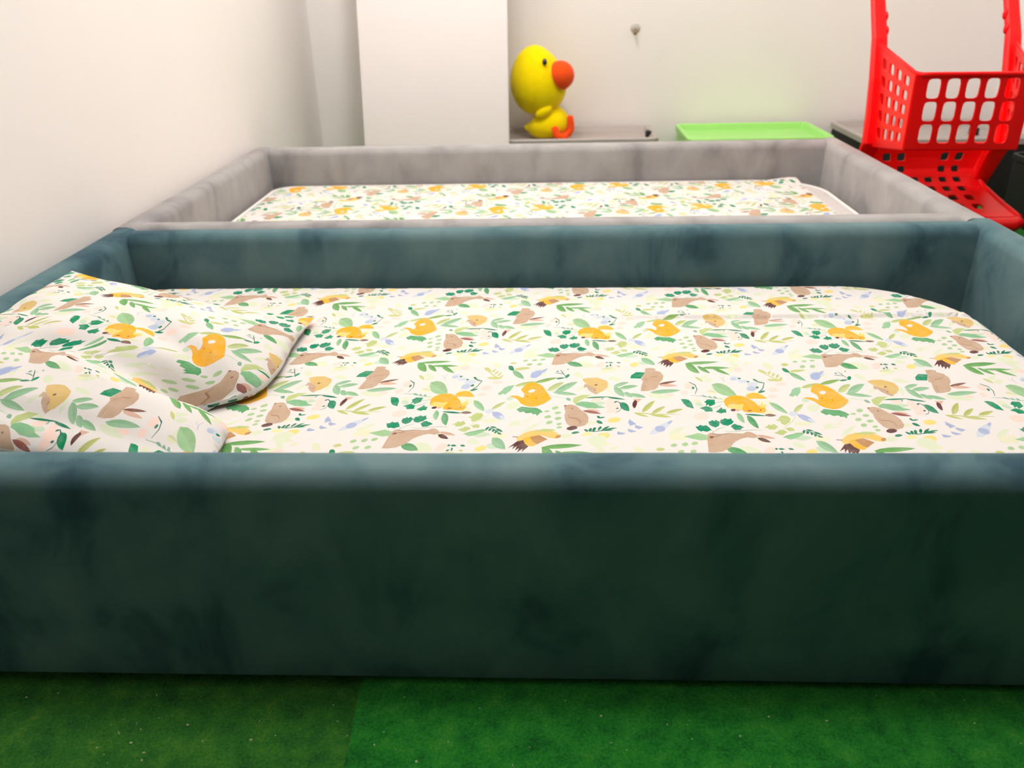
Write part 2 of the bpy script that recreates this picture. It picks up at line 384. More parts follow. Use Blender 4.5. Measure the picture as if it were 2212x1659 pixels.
PRINT = (
('YGP',"-95.7 16.7 -94.2 16.5 -92.9 17.2 -91.5 18.5 -90.2 20.3 -89 22.5 -87.7 25.1 -89.1 24.9 -90.5 24.2 -91.8 23.2 -93.2 21.7 -94.4 19.7"),
('YGP',"-95.7 16.7 -95.7 13.7 -95.2 11.9 -94.4 10.6 -93.5 9.7 -92.3 9.3 -91 9.3 -91.1 11.8 -91.5 13.8 -92.1 15.4 -93 16.6 -94.1 17.2"),
('YGP',"-89.6 16.4 -88.1 16.1 -86.8 16.9 -85.4 18.2 -84.1 20 -82.8 22.1 -81.6 24.8 -83 24.6 -84.4 23.9 -85.7 22.9 -87 21.4 -88.3 19.4"),
('YGP',"-89.6 16.4 -89.6 13.4 -89.1 11.5 -88.4 10.2 -87.4 9.4 -86.3 8.9 -84.9 9 -85.1 11.4 -85.5 13.4 -86.1 15.1 -86.9 16.2 -88 16.8"),
('YGP',"-83.5 16 -82 15.8 -80.7 16.6 -79.3 17.9 -78 19.7 -76.7 21.8 -75.5 24.4 -76.9 24.2 -78.2 23.6 -79.6 22.6 -80.9 21.1 -82.2 19.1"),
('YGP',"-83.5 16 -83.5 13.1 -83.1 11.2 -82.3 9.9 -81.4 9.1 -80.2 8.6 -78.8 8.6 -79 11.1 -79.4 13.1 -80 14.7 -80.8 15.9 -81.9 16.5"),
('YGP',"-77.4 15.7 -76 15.5 -74.6 16.2 -73.3 17.6 -71.9 19.3 -70.6 21.5 -69.3 24.1 -70.7 23.9 -72.1 23.3 -73.5 22.2 -74.8 20.7 -76.1 18.7"),
('YGP',"-77.4 15.7 -77.4 12.8 -77 10.9 -76.3 9.6 -75.3 8.7 -74.2 8.3 -72.8 8.3 -72.9 10.8 -73.3 12.8 -73.9 14.4 -74.7 15.6 -75.8 16.2"),
('YGP',"109.7 114.7 111.8 109.2 115.2 107.1 119.2 107 123.8 108.4 128.9 111.1 134.6 115.5 132 119.6 128.8 122.1 125.1 123.3 120.9 122.9 115.9 120.6"),
('YGP+',"113.8 114.8 118 115 122.1 115.1 126.3 115.2 130.4 115.3 134.6 115.5 132 119.4 128.7 121.8 125 122.9 120.7 122.6 115.8 120.3 109.7 114.7"),
('PG',"-151.9 84.5 -149.8 80.7 -147.5 80 -145 80.9 -142.4 83.1 -139.7 86.4 -136.9 91.2 -139 93.7 -141.4 94.8 -143.8 94.8 -146.3 93.4 -149 90.4"),
('YGP',"-100.3 43.9 -98.9 43.7 -97.5 44.5 -96.1 45.9 -94.8 47.7 -93.5 49.9 -92.2 52.7 -93.7 52.5 -95.1 51.8 -96.5 50.7 -97.8 49.2 -99.1 47.1"),
('YGP',"-100.3 43.9 -100.3 40.9 -99.8 38.9 -99.1 37.5 -98.1 36.6 -96.9 36.2 -95.5 36.2 -95.7 38.8 -96.1 40.9 -96.7 42.6 -97.6 43.8 -98.7 44.4"),
('YGP',"-95 42.7 -93.6 42.4 -92.2 43.2 -90.8 44.6 -89.5 46.4 -88.2 48.7 -86.9 51.4 -88.3 51.2 -89.7 50.5 -91.1 49.5 -92.5 47.9 -93.8 45.8"),
('YGP',"-95 42.7 -95 39.6 -94.5 37.6 -93.8 36.3 -92.8 35.4 -91.6 34.9 -90.2 34.9 -90.4 37.5 -90.8 39.6 -91.4 41.3 -92.3 42.5 -93.4 43.1"),
('YGP',"-89.7 41.4 -88.2 41.1 -86.8 41.9 -85.5 43.3 -84.2 45.1 -82.8 47.4 -81.5 50.1 -83 49.9 -84.4 49.2 -85.8 48.2 -87.1 46.6 -88.4 44.5"),
('YGP',"-89.7 41.4 -89.7 38.3 -89.2 36.4 -88.5 35 -87.5 34.1 -86.3 33.6 -84.9 33.7 -85.1 36.2 -85.5 38.3 -86.1 40 -86.9 41.2 -88.1 41.9"),
('YGP',"-84.4 40.1 -82.9 39.9 -81.5 40.7 -80.2 42 -78.8 43.9 -77.5 46.1 -76.2 48.8 -77.6 48.6 -79.1 48 -80.4 46.9 -81.8 45.3 -83.1 43.3"),
('YGP',"-84.4 40.1 -84.4 37.1 -84 35.1 -83.2 33.8 -82.2 32.9 -81.1 32.4 -79.7 32.4 -79.8 35 -80.2 37.1 -80.8 38.8 -81.6 40 -82.7 40.6"),
('PGL',"-177.4 24.9 -176.6 19.5 -175 16.8 -173.1 15.6 -170.9 15.6 -168.4 16.6 -165.6 18.9 -166.7 23.1 -168.1 26.2 -169.8 28.2 -171.8 29 -174.3 28.3"),
('PGL',"80.8 76.7 83.4 73.4 86.8 73.1 90.6 74.5 94.7 77.1 99.2 80.9 104 86.1 101.2 88.2 97.9 88.9 94.3 88.4 90.3 86.6 86 83.1"),
('YGP',"-92.6 -8.4 -91.2 -8.6 -89.8 -7.9 -88.5 -6.6 -87.3 -4.9 -86 -2.9 -84.8 -0.3 -86.2 -0.5 -87.5 -1.1 -88.8 -2.1 -90.1 -3.6 -91.4 -5.5"),
('YGP',"-92.6 -8.4 -92.6 -11.2 -92.1 -13 -91.4 -14.3 -90.5 -15.1 -89.3 -15.5 -88 -15.5 -88.2 -13.1 -88.6 -11.2 -89.1 -9.7 -89.9 -8.5 -91 -8"),
('YGP',"-88.5 -9.8 -87.1 -10.1 -85.8 -9.3 -84.5 -8.1 -83.2 -6.4 -81.9 -4.3 -80.7 -1.8 -82 -2 -83.4 -2.6 -84.7 -3.6 -86 -5 -87.3 -6.9"),
('YGP',"-88.5 -9.8 -88.5 -12.6 -88.1 -14.4 -87.3 -15.7 -86.4 -16.5 -85.3 -17 -83.9 -16.9 -84.1 -14.5 -84.5 -12.6 -85.1 -11.1 -85.9 -10 -86.9 -9.4"),
('YGP',"-84.4 -11.2 -83 -11.5 -81.7 -10.7 -80.4 -9.5 -79.1 -7.8 -77.8 -5.7 -76.6 -3.2 -78 -3.4 -79.3 -4 -80.6 -5 -81.9 -6.4 -83.2 -8.4"),
('YGP',"-84.4 -11.2 -84.5 -14.1 -84 -15.8 -83.3 -17.1 -82.4 -17.9 -81.2 -18.4 -79.9 -18.3 -80 -16 -80.4 -14 -81 -12.5 -81.8 -11.4 -82.9 -10.8"),
('YGP',"-80.4 -12.7 -79 -12.9 -77.6 -12.1 -76.3 -10.9 -75 -9.2 -73.8 -7.2 -72.5 -4.7 -73.9 -4.8 -75.2 -5.5 -76.6 -6.4 -77.9 -7.9 -79.1 -9.8"),
('YGP',"-80.4 -12.7 -80.4 -15.5 -80 -17.3 -79.2 -18.5 -78.3 -19.3 -77.2 -19.7 -75.9 -19.7 -76 -17.4 -76.4 -15.4 -76.9 -13.9 -77.7 -12.8 -78.8 -12.2"),
('PGL',"75 -49.7 77.4 -52.5 80.6 -53.1 84.2 -52.4 88.1 -50.7 92.4 -48.2 97 -44.5 94.2 -42.6 91.1 -41.7 87.7 -41.7 84 -42.8 79.9 -45.1"),
('SGP',"-176 16.1 -175.2 11.1 -173.7 8.4 -171.9 7 -169.7 6.5 -167.3 6.9 -164.6 8.4 -165.6 12.5 -167 15.5 -168.7 17.6 -170.6 18.7 -173 18.6"),
('PG',"-20.9 -51.2 -19.5 -51.4 -18.2 -50.7 -16.9 -49.5 -15.6 -47.9 -14.3 -46 -12.9 -43.7 -14.3 -43.8 -15.6 -44.4 -16.9 -45.3 -18.2 -46.7 -19.6 -48.5"),
('PG',"-20.9 -51.2 -21.1 -53.8 -20.7 -55.5 -20.1 -56.6 -19.2 -57.4 -18.2 -57.8 -16.9 -57.8 -16.9 -55.6 -17.2 -53.8 -17.6 -52.3 -18.4 -51.3 -19.3 -50.8"),
('PG',"-17.7 -50 -16.3 -50.2 -15 -49.5 -13.7 -48.3 -12.4 -46.8 -11 -44.8 -9.7 -42.5 -11 -42.7 -12.4 -43.2 -13.7 -44.2 -15 -45.5 -16.4 -47.3"),
('PG',"-17.7 -50 -17.9 -52.6 -17.5 -54.3 -16.9 -55.5 -16 -56.2 -15 -56.6 -13.7 -56.6 -13.7 -54.4 -14 -52.6 -14.5 -51.2 -15.2 -50.1 -16.1 -49.6"),
('PG',"-14.5 -48.8 -13.1 -49 -11.8 -48.3 -10.5 -47.2 -9.2 -45.6 -7.8 -43.7 -6.5 -41.3 -7.8 -41.5 -9.2 -42.1 -10.5 -43 -11.8 -44.3 -13.2 -46.1"),
('PG',"-14.5 -48.8 -14.7 -51.5 -14.3 -53.1 -13.7 -54.3 -12.9 -55.1 -11.8 -55.5 -10.5 -55.5 -10.5 -53.2 -10.8 -51.4 -11.3 -50 -12 -49 -12.9 -48.4"),
('PG',"-11.3 -47.7 -9.9 -47.9 -8.6 -47.2 -7.3 -46 -5.9 -44.4 -4.6 -42.5 -3.3 -40.1 -4.6 -40.3 -5.9 -40.9 -7.3 -41.8 -8.6 -43.1 -9.9 -44.9"),
('PG',"-11.3 -47.7 -11.5 -50.3 -11.1 -52 -10.5 -53.2 -9.7 -53.9 -8.6 -54.3 -7.3 -54.3 -7.3 -52.1 -7.6 -50.3 -8.1 -48.8 -8.8 -47.8 -9.7 -47.2"),
('PGL',"-114.6 -80.1 -114 -85.5 -112.6 -88.5 -110.6 -90.1 -108.2 -90.7 -105.5 -90.4 -102.3 -88.9 -103.2 -84.5 -104.5 -81.2 -106.2 -78.8 -108.3 -77.5 -111 -77.5"),
('PG',"-104.2 147 -103.3 141 -101.5 137.5 -99.4 135.1 -96.9 133.7 -94.1 133.2 -90.9 133.8 -92.2 138.7 -93.8 142.6 -95.7 145.7 -98 147.7 -100.7 148.5"),
('YGP',"-6.9 169.6 -5.4 169.3 -3.8 170.3 -2.2 171.9 -0.6 174.1 1 176.8 2.6 180.1 1 179.9 -0.6 179.1 -2.2 177.8 -3.8 175.9 -5.3 173.4"),
('YGP',"-6.9 169.6 -7.2 165.9 -6.8 163.5 -6.1 161.9 -5.1 160.8 -3.8 160.2 -2.3 160.2 -2.3 163.4 -2.6 165.9 -3.1 167.9 -3.9 169.4 -5.1 170.2"),
('YGP',"-1.7 169.4 -0.1 169.1 1.4 170.1 3 171.7 4.6 173.9 6.2 176.6 7.9 179.9 6.3 179.7 4.7 178.9 3.1 177.6 1.5 175.8 -0.1 173.2"),
('YGP',"-1.7 169.4 -2 165.7 -1.6 163.4 -0.9 161.7 0.1 160.7 1.4 160.1 2.9 160.1 2.9 163.2 2.6 165.7 2.1 167.8 1.3 169.2 0.1 170"),
('YGP',"3.5 169.3 5.1 169 6.6 169.9 8.2 171.6 9.8 173.8 11.5 176.5 13.1 179.8 11.5 179.6 9.9 178.7 8.3 177.4 6.7 175.6 5.1 173.1"),
('YGP',"3.5 169.3 3.2 165.6 3.6 163.2 4.3 161.6 5.3 160.5 6.5 159.9 8.1 159.9 8.1 163 7.8 165.6 7.3 167.6 6.5 169.1 5.3 169.8"),
('YGP',"8.7 169.1 10.3 168.8 11.8 169.8 13.5 171.4 15.1 173.6 16.7 176.3 18.3 179.6 16.8 179.4 15.2 178.6 13.6 177.3 11.9 175.4 10.3 172.9"),
('YGP',"8.7 169.1 8.4 165.4 8.8 163.1 9.5 161.4 10.5 160.3 11.7 159.7 13.2 159.8 13.3 162.9 13 165.4 12.5 167.4 11.7 168.9 10.5 169.7"),
('PG',"-143.3 29.7 -140.8 23.5 -137.5 20.1 -133.8 18.3 -129.8 17.7 -125.5 18.1 -120.8 19.8 -123.6 24.8 -126.7 28.5 -130.2 31.3 -134 32.7 -138.3 32.6"),
('YGP',"-153 52.6 -151.6 47.9 -149.5 45.6 -147.2 44.5 -144.6 44.4 -141.7 45.3 -138.6 47.2 -140.2 51 -142.2 53.6 -144.4 55.4 -146.9 56.2 -149.7 55.6"),
('YGP+',"-150.6 51.7 -148.2 50.8 -145.8 49.9 -143.4 49 -141 48.1 -138.6 47.2 -140.3 50.9 -142.3 53.4 -144.5 55.2 -146.9 55.9 -149.7 55.5 -153 52.6"),
('YGP',"13.1 109.5 14.6 109.2 16.1 110.1 17.6 111.6 19.2 113.6 20.7 116.1 22.3 119.1 20.8 118.9 19.3 118.2 17.7 117 16.2 115.3 14.6 113"),
('YGP',"13.1 109.5 12.8 106.1 13.1 103.9 13.8 102.4 14.7 101.4 15.9 100.9 17.4 100.9 17.4 103.8 17.2 106.1 16.7 108 15.9 109.3 14.8 110"),
('YGP',"16.7 106.9 18.2 106.6 19.7 107.5 21.2 109 22.8 111 24.3 113.5 25.9 116.5 24.4 116.3 22.9 115.6 21.3 114.4 19.8 112.7 18.2 110.4"),
('YGP',"16.7 106.9 16.4 103.5 16.7 101.4 17.4 99.9 18.3 98.9 19.5 98.4 20.9 98.4 21 101.2 20.7 103.5 20.3 105.4 19.5 106.7 18.4 107.4"),
('YGP',"20.2 104.4 21.7 104.1 23.3 105 24.8 106.5 26.3 108.5 27.9 110.9 29.5 113.9 28 113.7 26.5 113 24.9 111.8 23.4 110.1 21.8 107.8"),
('YGP',"20.2 104.4 19.9 101 20.3 98.9 20.9 97.4 21.9 96.4 23 95.9 24.5 95.9 24.5 98.7 24.3 101 23.8 102.9 23.1 104.2 22 104.9"),
('YGP',"23.8 101.8 25.3 101.5 26.8 102.4 28.3 103.9 29.9 105.9 31.5 108.4 33.1 111.3 31.6 111.1 30 110.4 28.5 109.2 27 107.5 25.4 105.3"),
('YGP',"23.8 101.8 23.5 98.5 23.8 96.3 24.5 94.8 25.4 93.9 26.6 93.4 28 93.4 28.1 96.2 27.9 98.5 27.4 100.3 26.6 101.6 25.5 102.3"),
('YGP',"-179.7 -82 -178.3 -85.9 -176.4 -87.8 -174.3 -88.7 -172 -88.7 -169.4 -88.1 -166.7 -86.5 -168.2 -83.4 -170 -81.2 -172 -79.8 -174.2 -79.1 -176.7 -79.6"),
('YGP+',"-177.5 -82.7 -175.3 -83.5 -173.2 -84.2 -171 -85 -168.8 -85.7 -166.7 -86.5 -168.2 -83.5 -170 -81.4 -172 -79.9 -174.2 -79.3 -176.7 -79.7 -179.7 -82"),
('PGL',"-97.8 151.1 -96.1 147.2 -94 145.5 -91.5 144.9 -88.8 145.4 -86 146.7 -82.8 148.9 -84.7 152 -86.8 154 -89.1 155.2 -91.7 155.4 -94.5 154.4"),
('YGP',"-114.8 1.4 -113.4 1.2 -112.1 1.9 -110.8 3.2 -109.5 4.9 -108.3 7 -107.1 9.6 -108.5 9.4 -109.8 8.8 -111.1 7.8 -112.4 6.3 -113.6 4.3"),
('YGP',"-114.8 1.4 -114.8 -1.5 -114.3 -3.3 -113.5 -4.6 -112.5 -5.4 -111.4 -5.9 -110 -5.9 -110.3 -3.4 -110.7 -1.5 -111.3 0.1 -112.1 1.2 -113.2 1.8"),
('YGP',"-111.1 1.8 -109.7 1.6 -108.4 2.3 -107.1 3.6 -105.8 5.4 -104.6 7.5 -103.4 10 -104.8 9.8 -106.1 9.2 -107.5 8.2 -108.7 6.7 -110 4.8"),
('YGP',"-111.1 1.8 -111.1 -1.1 -110.6 -2.9 -109.9 -4.2 -108.9 -5 -107.8 -5.5 -106.4 -5.4 -106.6 -3 -107 -1 -107.7 0.5 -108.5 1.7 -109.6 2.3"),
('YGP',"-107.5 2.2 -106.1 2 -104.7 2.8 -103.4 4.1 -102.2 5.8 -100.9 7.9 -99.7 10.5 -101.1 10.3 -102.5 9.6 -103.8 8.6 -105.1 7.2 -106.3 5.2"),
('YGP',"-107.5 2.2 -107.5 -0.6 -107 -2.5 -106.2 -3.7 -105.3 -4.6 -104.1 -5 -102.8 -5 -103 -2.6 -103.4 -0.6 -104 1 -104.8 2.1 -105.9 2.7"),
('YGP',"-103.8 2.7 -102.4 2.4 -101.1 3.2 -99.8 4.5 -98.5 6.2 -97.2 8.3 -96 10.9 -97.4 10.7 -98.8 10.1 -100.1 9.1 -101.4 7.6 -102.7 5.6"),
('YGP',"-103.8 2.7 -103.8 -0.2 -103.3 -2 -102.6 -3.3 -101.6 -4.1 -100.5 -4.6 -99.1 -4.6 -99.3 -2.1 -99.7 -0.2 -100.3 1.4 -101.2 2.5 -102.3 3.1"),
('PGL',"-147.6 61.9 -144.6 57.5 -141.1 56.5 -137.5 57.2 -133.6 59.4 -129.6 62.8 -125.3 67.8 -128.5 70.8 -131.9 72.3 -135.5 72.5 -139.2 71.3 -143.2 68.2"),
('PGL',"-114.5 116.5 -110.8 113.9 -106.9 114.5 -102.9 116.9 -98.8 120.6 -94.6 125.6 -90.3 132.2 -94 133.5 -97.9 133.3 -101.9 131.8 -106 128.9 -110.2 124.3"),
('PG',"-103.5 36.3 -102.1 36 -100.7 36.8 -99.4 38.2 -98.1 40 -96.8 42.2 -95.5 45 -96.9 44.8 -98.3 44.1 -99.7 43 -101 41.5 -102.3 39.4"),
('PG',"-103.5 36.3 -103.5 33.3 -103 31.3 -102.3 30 -101.3 29.1 -100.1 28.6 -98.7 28.6 -98.9 31.2 -99.3 33.3 -100 35 -100.8 36.2 -101.9 36.8"),
('PG',"-100 38.5 -98.6 38.2 -97.2 39 -95.9 40.4 -94.5 42.2 -93.3 44.5 -92 47.2 -93.4 47 -94.8 46.3 -96.2 45.2 -97.5 43.7 -98.8 41.6"),
('PG',"-100 38.5 -100.1 35.4 -99.6 33.5 -98.8 32.1 -97.8 31.3 -96.6 30.8 -95.2 30.8 -95.4 33.4 -95.9 35.5 -96.5 37.1 -97.3 38.3 -98.4 39"),
('PG',"-96.5 40.7 -95.1 40.4 -93.7 41.3 -92.3 42.6 -91 44.5 -89.7 46.7 -88.4 49.4 -89.9 49.2 -91.3 48.5 -92.7 47.5 -94 45.9 -95.3 43.8"),
('PG',"-96.5 40.7 -96.6 37.6 -96.1 35.7 -95.3 34.3 -94.3 33.4 -93.1 33 -91.7 33 -91.9 35.6 -92.3 37.7 -93 39.3 -93.8 40.5 -94.9 41.2"),
('PG',"-93 42.9 -91.6 42.7 -90.2 43.5 -88.8 44.8 -87.5 46.7 -86.2 48.9 -84.9 51.7 -86.3 51.5 -87.7 50.8 -89.1 49.7 -90.5 48.2 -91.8 46.1"),
('PG',"-93 42.9 -93 39.8 -92.6 37.9 -91.8 36.5 -90.8 35.6 -89.6 35.1 -88.2 35.2 -88.4 37.8 -88.8 39.9 -89.4 41.5 -90.3 42.8 -91.4 43.4"),
('SGP',"-189.5 -76.3 -187.4 -79 -185 -79.7 -182.5 -79.2 -179.9 -77.7 -177.3 -75.5 -174.5 -72.3 -176.7 -70.5 -179.1 -69.6 -181.5 -69.4 -184.1 -70.3 -186.7 -72.2"),
('PG',"89.6 33.3 90.1 28.2 91.6 25.1 93.6 23 96 21.8 98.8 21.2 102.1 21.6 101.2 25.8 99.9 29.2 98.2 31.9 96 33.7 93.3 34.4"),
('PGL',"-95.9 -6.3 -94.5 -6.5 -93.1 -5.7 -91.8 -4.5 -90.6 -2.8 -89.3 -0.7 -88.1 1.8 -89.5 1.7 -90.8 1 -92.1 0 -93.4 -1.4 -94.7 -3.3"),
('PGL',"-95.9 -6.3 -95.9 -9.1 -95.4 -10.9 -94.7 -12.2 -93.7 -13 -92.6 -13.4 -91.3 -13.4 -91.4 -11 -91.8 -9.1 -92.4 -7.5 -93.2 -6.4 -94.3 -5.8"),
('PGL',"-92.1 -9.2 -90.7 -9.4 -89.4 -8.7 -88.1 -7.4 -86.8 -5.7 -85.6 -3.6 -84.3 -1.1 -85.7 -1.3 -87 -1.9 -88.4 -2.9 -89.7 -4.3 -90.9 -6.3"),
('PGL',"-92.1 -9.2 -92.1 -12 -91.7 -13.8 -91 -15.1 -90 -15.9 -88.9 -16.3 -87.5 -16.3 -87.7 -13.9 -88.1 -12 -88.7 -10.4 -89.5 -9.3 -90.6 -8.7"),
('PGL',"-88.4 -12.1 -87 -12.3 -85.7 -11.6 -84.4 -10.3 -83.1 -8.6 -81.8 -6.6 -80.6 -4.1 -82 -4.2 -83.3 -4.9 -84.6 -5.9 -85.9 -7.3 -87.2 -9.2"),
('PGL',"-88.4 -12.1 -88.4 -14.9 -88 -16.7 -87.2 -17.9 -86.3 -18.7 -85.2 -19.2 -83.8 -19.2 -84 -16.8 -84.4 -14.9 -85 -13.3 -85.8 -12.2 -86.8 -11.7"),
('PGL',"-84.7 -15 -83.3 -15.2 -81.9 -14.5 -80.6 -13.2 -79.4 -11.5 -78.1 -9.5 -76.9 -7 -78.2 -7.2 -79.6 -7.8 -80.9 -8.8 -82.2 -10.2 -83.5 -12.1"),
('PGL',"-84.7 -15 -84.7 -17.8 -84.3 -19.6 -83.5 -20.8 -82.6 -21.6 -81.5 -22 -80.2 -22 -80.3 -19.7 -80.7 -17.8 -81.3 -16.2 -82 -15.1 -83.1 -14.5"),
('PG',"120.7 110.6 122 107.4 124 106.7 126.5 107.3 129.3 109 132.4 111.6 135.8 115.4 134.2 117.6 132.3 118.6 130 118.8 127.4 117.8 124.4 115.4"),
('PG',"-160.4 90.5 -157.2 88.8 -153.9 89.6 -150.5 91.7 -147.1 95 -143.7 99.3 -140.2 104.7 -143.6 105.4 -146.9 104.9 -150.3 103.5 -153.6 100.9 -157 96.9"),
('YGP',"-41.3 -80.1 -40 -80.2 -38.7 -79.6 -37.4 -78.5 -36.2 -77 -34.9 -75.1 -33.6 -72.9 -34.9 -73.1 -36.2 -73.6 -37.5 -74.5 -38.8 -75.8 -40 -77.5"),
('YGP',"-41.3 -80.1 -41.4 -82.5 -41 -84.1 -40.4 -85.2 -39.6 -86 -38.5 -86.4 -37.2 -86.3 -37.3 -84.2 -37.6 -82.5 -38.1 -81.1 -38.8 -80.2 -39.8 -79.7"),
('YGP',"-36.9 -81.3 -35.6 -81.5 -34.3 -80.8 -33 -79.7 -31.8 -78.2 -30.5 -76.4 -29.2 -74.1 -30.5 -74.3 -31.8 -74.9 -33.1 -75.7 -34.4 -77 -35.6 -78.7"),
('YGP',"-36.9 -81.3 -37 -83.8 -36.7 -85.4 -36 -86.5 -35.2 -87.2 -34.2 -87.6 -32.9 -87.5 -32.9 -85.4 -33.2 -83.7 -33.7 -82.4 -34.4 -81.4 -35.4 -80.9"),
('YGP',"-32.5 -82.5 -31.2 -82.7 -29.9 -82 -28.7 -80.9 -27.4 -79.4 -26.1 -77.6 -24.8 -75.4 -26.1 -75.5 -27.4 -76.1 -28.7 -77 -30 -78.2 -31.3 -79.9"),
('YGP',"-32.5 -82.5 -32.7 -85 -32.3 -86.6 -31.7 -87.7 -30.8 -88.4 -29.8 -88.8 -28.5 -88.7 -28.6 -86.6 -28.9 -85 -29.3 -83.6 -30 -82.6 -31 -82.1"),
('YGP',"-28.1 -83.7 -26.8 -83.9 -25.6 -83.2 -24.3 -82.1 -23 -80.6 -21.7 -78.8 -20.5 -76.6 -21.8 -76.8 -23 -77.3 -24.3 -78.2 -25.6 -79.5 -26.9 -81.2"),
('YGP',"-28.1 -83.7 -28.3 -86.2 -28 -87.8 -27.3 -88.9 -26.5 -89.6 -25.5 -90 -24.2 -89.9 -24.2 -87.9 -24.5 -86.2 -25 -84.8 -25.7 -83.8 -26.7 -83.3"),
('SGP',"88.3 8.6 90.5 3.9 93.7 2 97.6 1.6 102 2.5 106.7 4.4 112.1 7.7 109.5 11.2 106.3 13.5 102.8 14.7 98.7 14.7 94 13.1"),
('SGP',"150.3 164.8 152.5 160.3 155.7 158.6 159.5 158.5 163.7 159.6 168.4 161.7 173.6 165.2 171.1 168.6 168 170.6 164.5 171.6 160.5 171.3 155.9 169.5"),
('PGL',"-33.5 -38.2 -38.7 -35.6 -45.5 -35.9 -52.6 -36.7 -56.3 -40.1 -56.7 -43.5 -54.6 -46.6 -48.8 -48.3 -42.3 -47.3 -35.8 -45.6 -32.6 -41.9"),
('PG',"-5.6 -74.7 -0.9 -73.5 3.8 -70.2 8.3 -65.7 12.9 -60.1 17.5 -53.7 22.2 -46.1 17.4 -48.3 12.6 -51.4 7.9 -55.4 3.3 -60.4 -1.2 -66.5"),
('PG',"-8.9 8 -11.1 11.8 -15.9 13.4 -21.2 10.9 -25.8 4.7 -26.8 -1.3 -26.6 -6.8 -22.7 -9.6 -17.3 -8.1 -12.9 -4.1 -8.7 1.7"),
('PG',"-86.6 167.6 -91.3 173.2 -98.4 173.8 -106 170.2 -111.4 164.4 -111.7 156.3 -109.4 149.8 -103.8 146.4 -97.1 146.3 -91.2 152.5 -87.7 159.8"),
('PG',"62.2 -79 59.7 -76.5 55.6 -76.4 51.4 -77.8 47.9 -80.7 46.6 -84.4 47.4 -87.5 50.7 -89.1 54.9 -89 58.9 -85.8 61.6 -82.5"),
('PG',"74.9 140.1 76.4 130.4 79.8 125.1 84.2 122.2 89.3 121.2 95.1 121.8 101.9 124.4 99.7 132.3 96.6 138.2 92.8 142.4 88.1 144.8 82.4 144.7"),
('PG',"144.3 151.9 145 146 146.8 142.7 149.3 140.8 152.4 140 155.9 140.2 159.9 141.6 158.8 146.4 157.1 150 155 152.7 152.3 154.3 148.9 154.4"),
('PG',"169.9 36.3 173.6 29.4 178.7 25.5 184.5 23.2 191 22.3 198.1 22.4 205.9 23.9 201.8 29.6 197 33.8 191.5 37 185.4 38.9 178.4 39.1"),
('PGL',"-54.8 142.4 -54.4 134.6 -52.7 129.7 -50.5 126.3 -47.7 124.2 -44.5 123.2 -40.7 123.4 -41.6 129.9 -43 135.2 -44.9 139.4 -47.4 142.4 -50.5 143.9"),
('PGL',"-85.9 138.2 -83.9 136.4 -81.6 136.3 -79.2 137.1 -76.8 138.6 -74.2 140.8 -71.5 143.7 -73.6 144.8 -75.8 145.1 -78.1 144.8 -80.6 143.7 -83.1 141.8"),
('PG',"-223.4 -68.3 -218.9 -68.6 -214.6 -66.7 -210.4 -63.7 -206.2 -59.5 -202 -54.6 -197.8 -48.5 -202.3 -49 -206.7 -50.7 -211.1 -53.2 -215.3 -56.7 -219.5 -61.3"),
('PGL',"-3.6 -43.6 -2 -44.9 -0.2 -45.4 1.8 -45.4 4 -45.2 6.2 -44.6 8.5 -43.6 6.8 -42.7 4.9 -42.1 3 -41.8 1 -41.9 -1.2 -42.3"),
('PGL',"3.5 -37.7 4.9 -38.1 6.4 -37.6 8 -36.7 9.7 -35.4 11.4 -33.8 13.2 -31.8 11.7 -31.7 10.2 -32.1 8.6 -32.8 7 -33.8 5.3 -35.3"),
('PGL',"-8.4 -51.1 -7.3 -52.5 -6 -53.1 -4.5 -53.3 -2.9 -53.2 -1.3 -52.7 0.6 -51.9 -0.6 -50.9 -1.9 -50.2 -3.3 -49.7 -4.8 -49.7 -6.5 -50"),
('PG',"69.7 105.3 69.7 97.7 71.2 93 73.4 90 76.3 88.3 79.7 87.7 83.7 88.4 83.2 94.7 82 99.7 80.2 103.6 77.7 106.2 74.4 107.3"),
('PG',"76.6 58.1 72.8 50.7 71.5 47 71.6 45.1 72.8 44.8 75 45.7 78.4 48.3 81.2 54.2 82.8 58.4 83.5 61.4 83 62.8 81.1 62.2"),
('PG',"119.8 63.8 117 57.4 115.6 52.3 115 48 115.1 44.3 115.7 41.1 116.9 38.5 119.2 44.2 120.7 49.3 121.7 54 122.1 58.2 121.7 61.7"),
('PG',"118.5 88.2 120.6 82.5 123.8 79.6 127.6 78 131.9 77.6 136.6 78.1 141.9 79.8 139.4 84.3 136.4 87.6 132.9 90 128.9 91.2 124.3 91"),
('PGL',"103.5 88 113.9 106 128.6 117.3 152 116.7 152.6 118.3 129.6 120.3 113.8 108.2 103.2 88.6"),
('PGL',"90.6 89.9 106.6 101.7 127.6 107.4 128 108.7 107.2 104.1 90.8 91"),
('PK',"-35.1 77.8 -38.3 80 -42.8 80.5 -47.3 78.7 -51 76.3 -51.4 73.4 -49.4 71.1 -45.5 69.6 -40.5 70.1 -36.7 72 -34.6 74.8"),
('PK',"-51 61.3 -53.6 64 -57.4 64.6 -61.5 63 -65.3 59.3 -65.4 54.7 -65 50.3 -61.3 48.7 -56.9 49.4 -53.5 52.4 -50.2 56.8"),
('PK',"-58.3 39.5 -60.5 41.2 -63.8 41.9 -67.7 40.7 -70.3 38.1 -71.2 34.8 -69.3 32.1 -66.3 31.4 -62.6 31.4 -59.2 33.4 -57.6 36.4"),
('PK',"-88.1 125.4 -90.8 127.9 -94.4 129.5 -98.7 127.3 -101.1 123.8 -102.7 119.8 -101.3 115.9 -97.6 114.2 -93.2 115.2 -89.6 117.4 -88 121.6"),
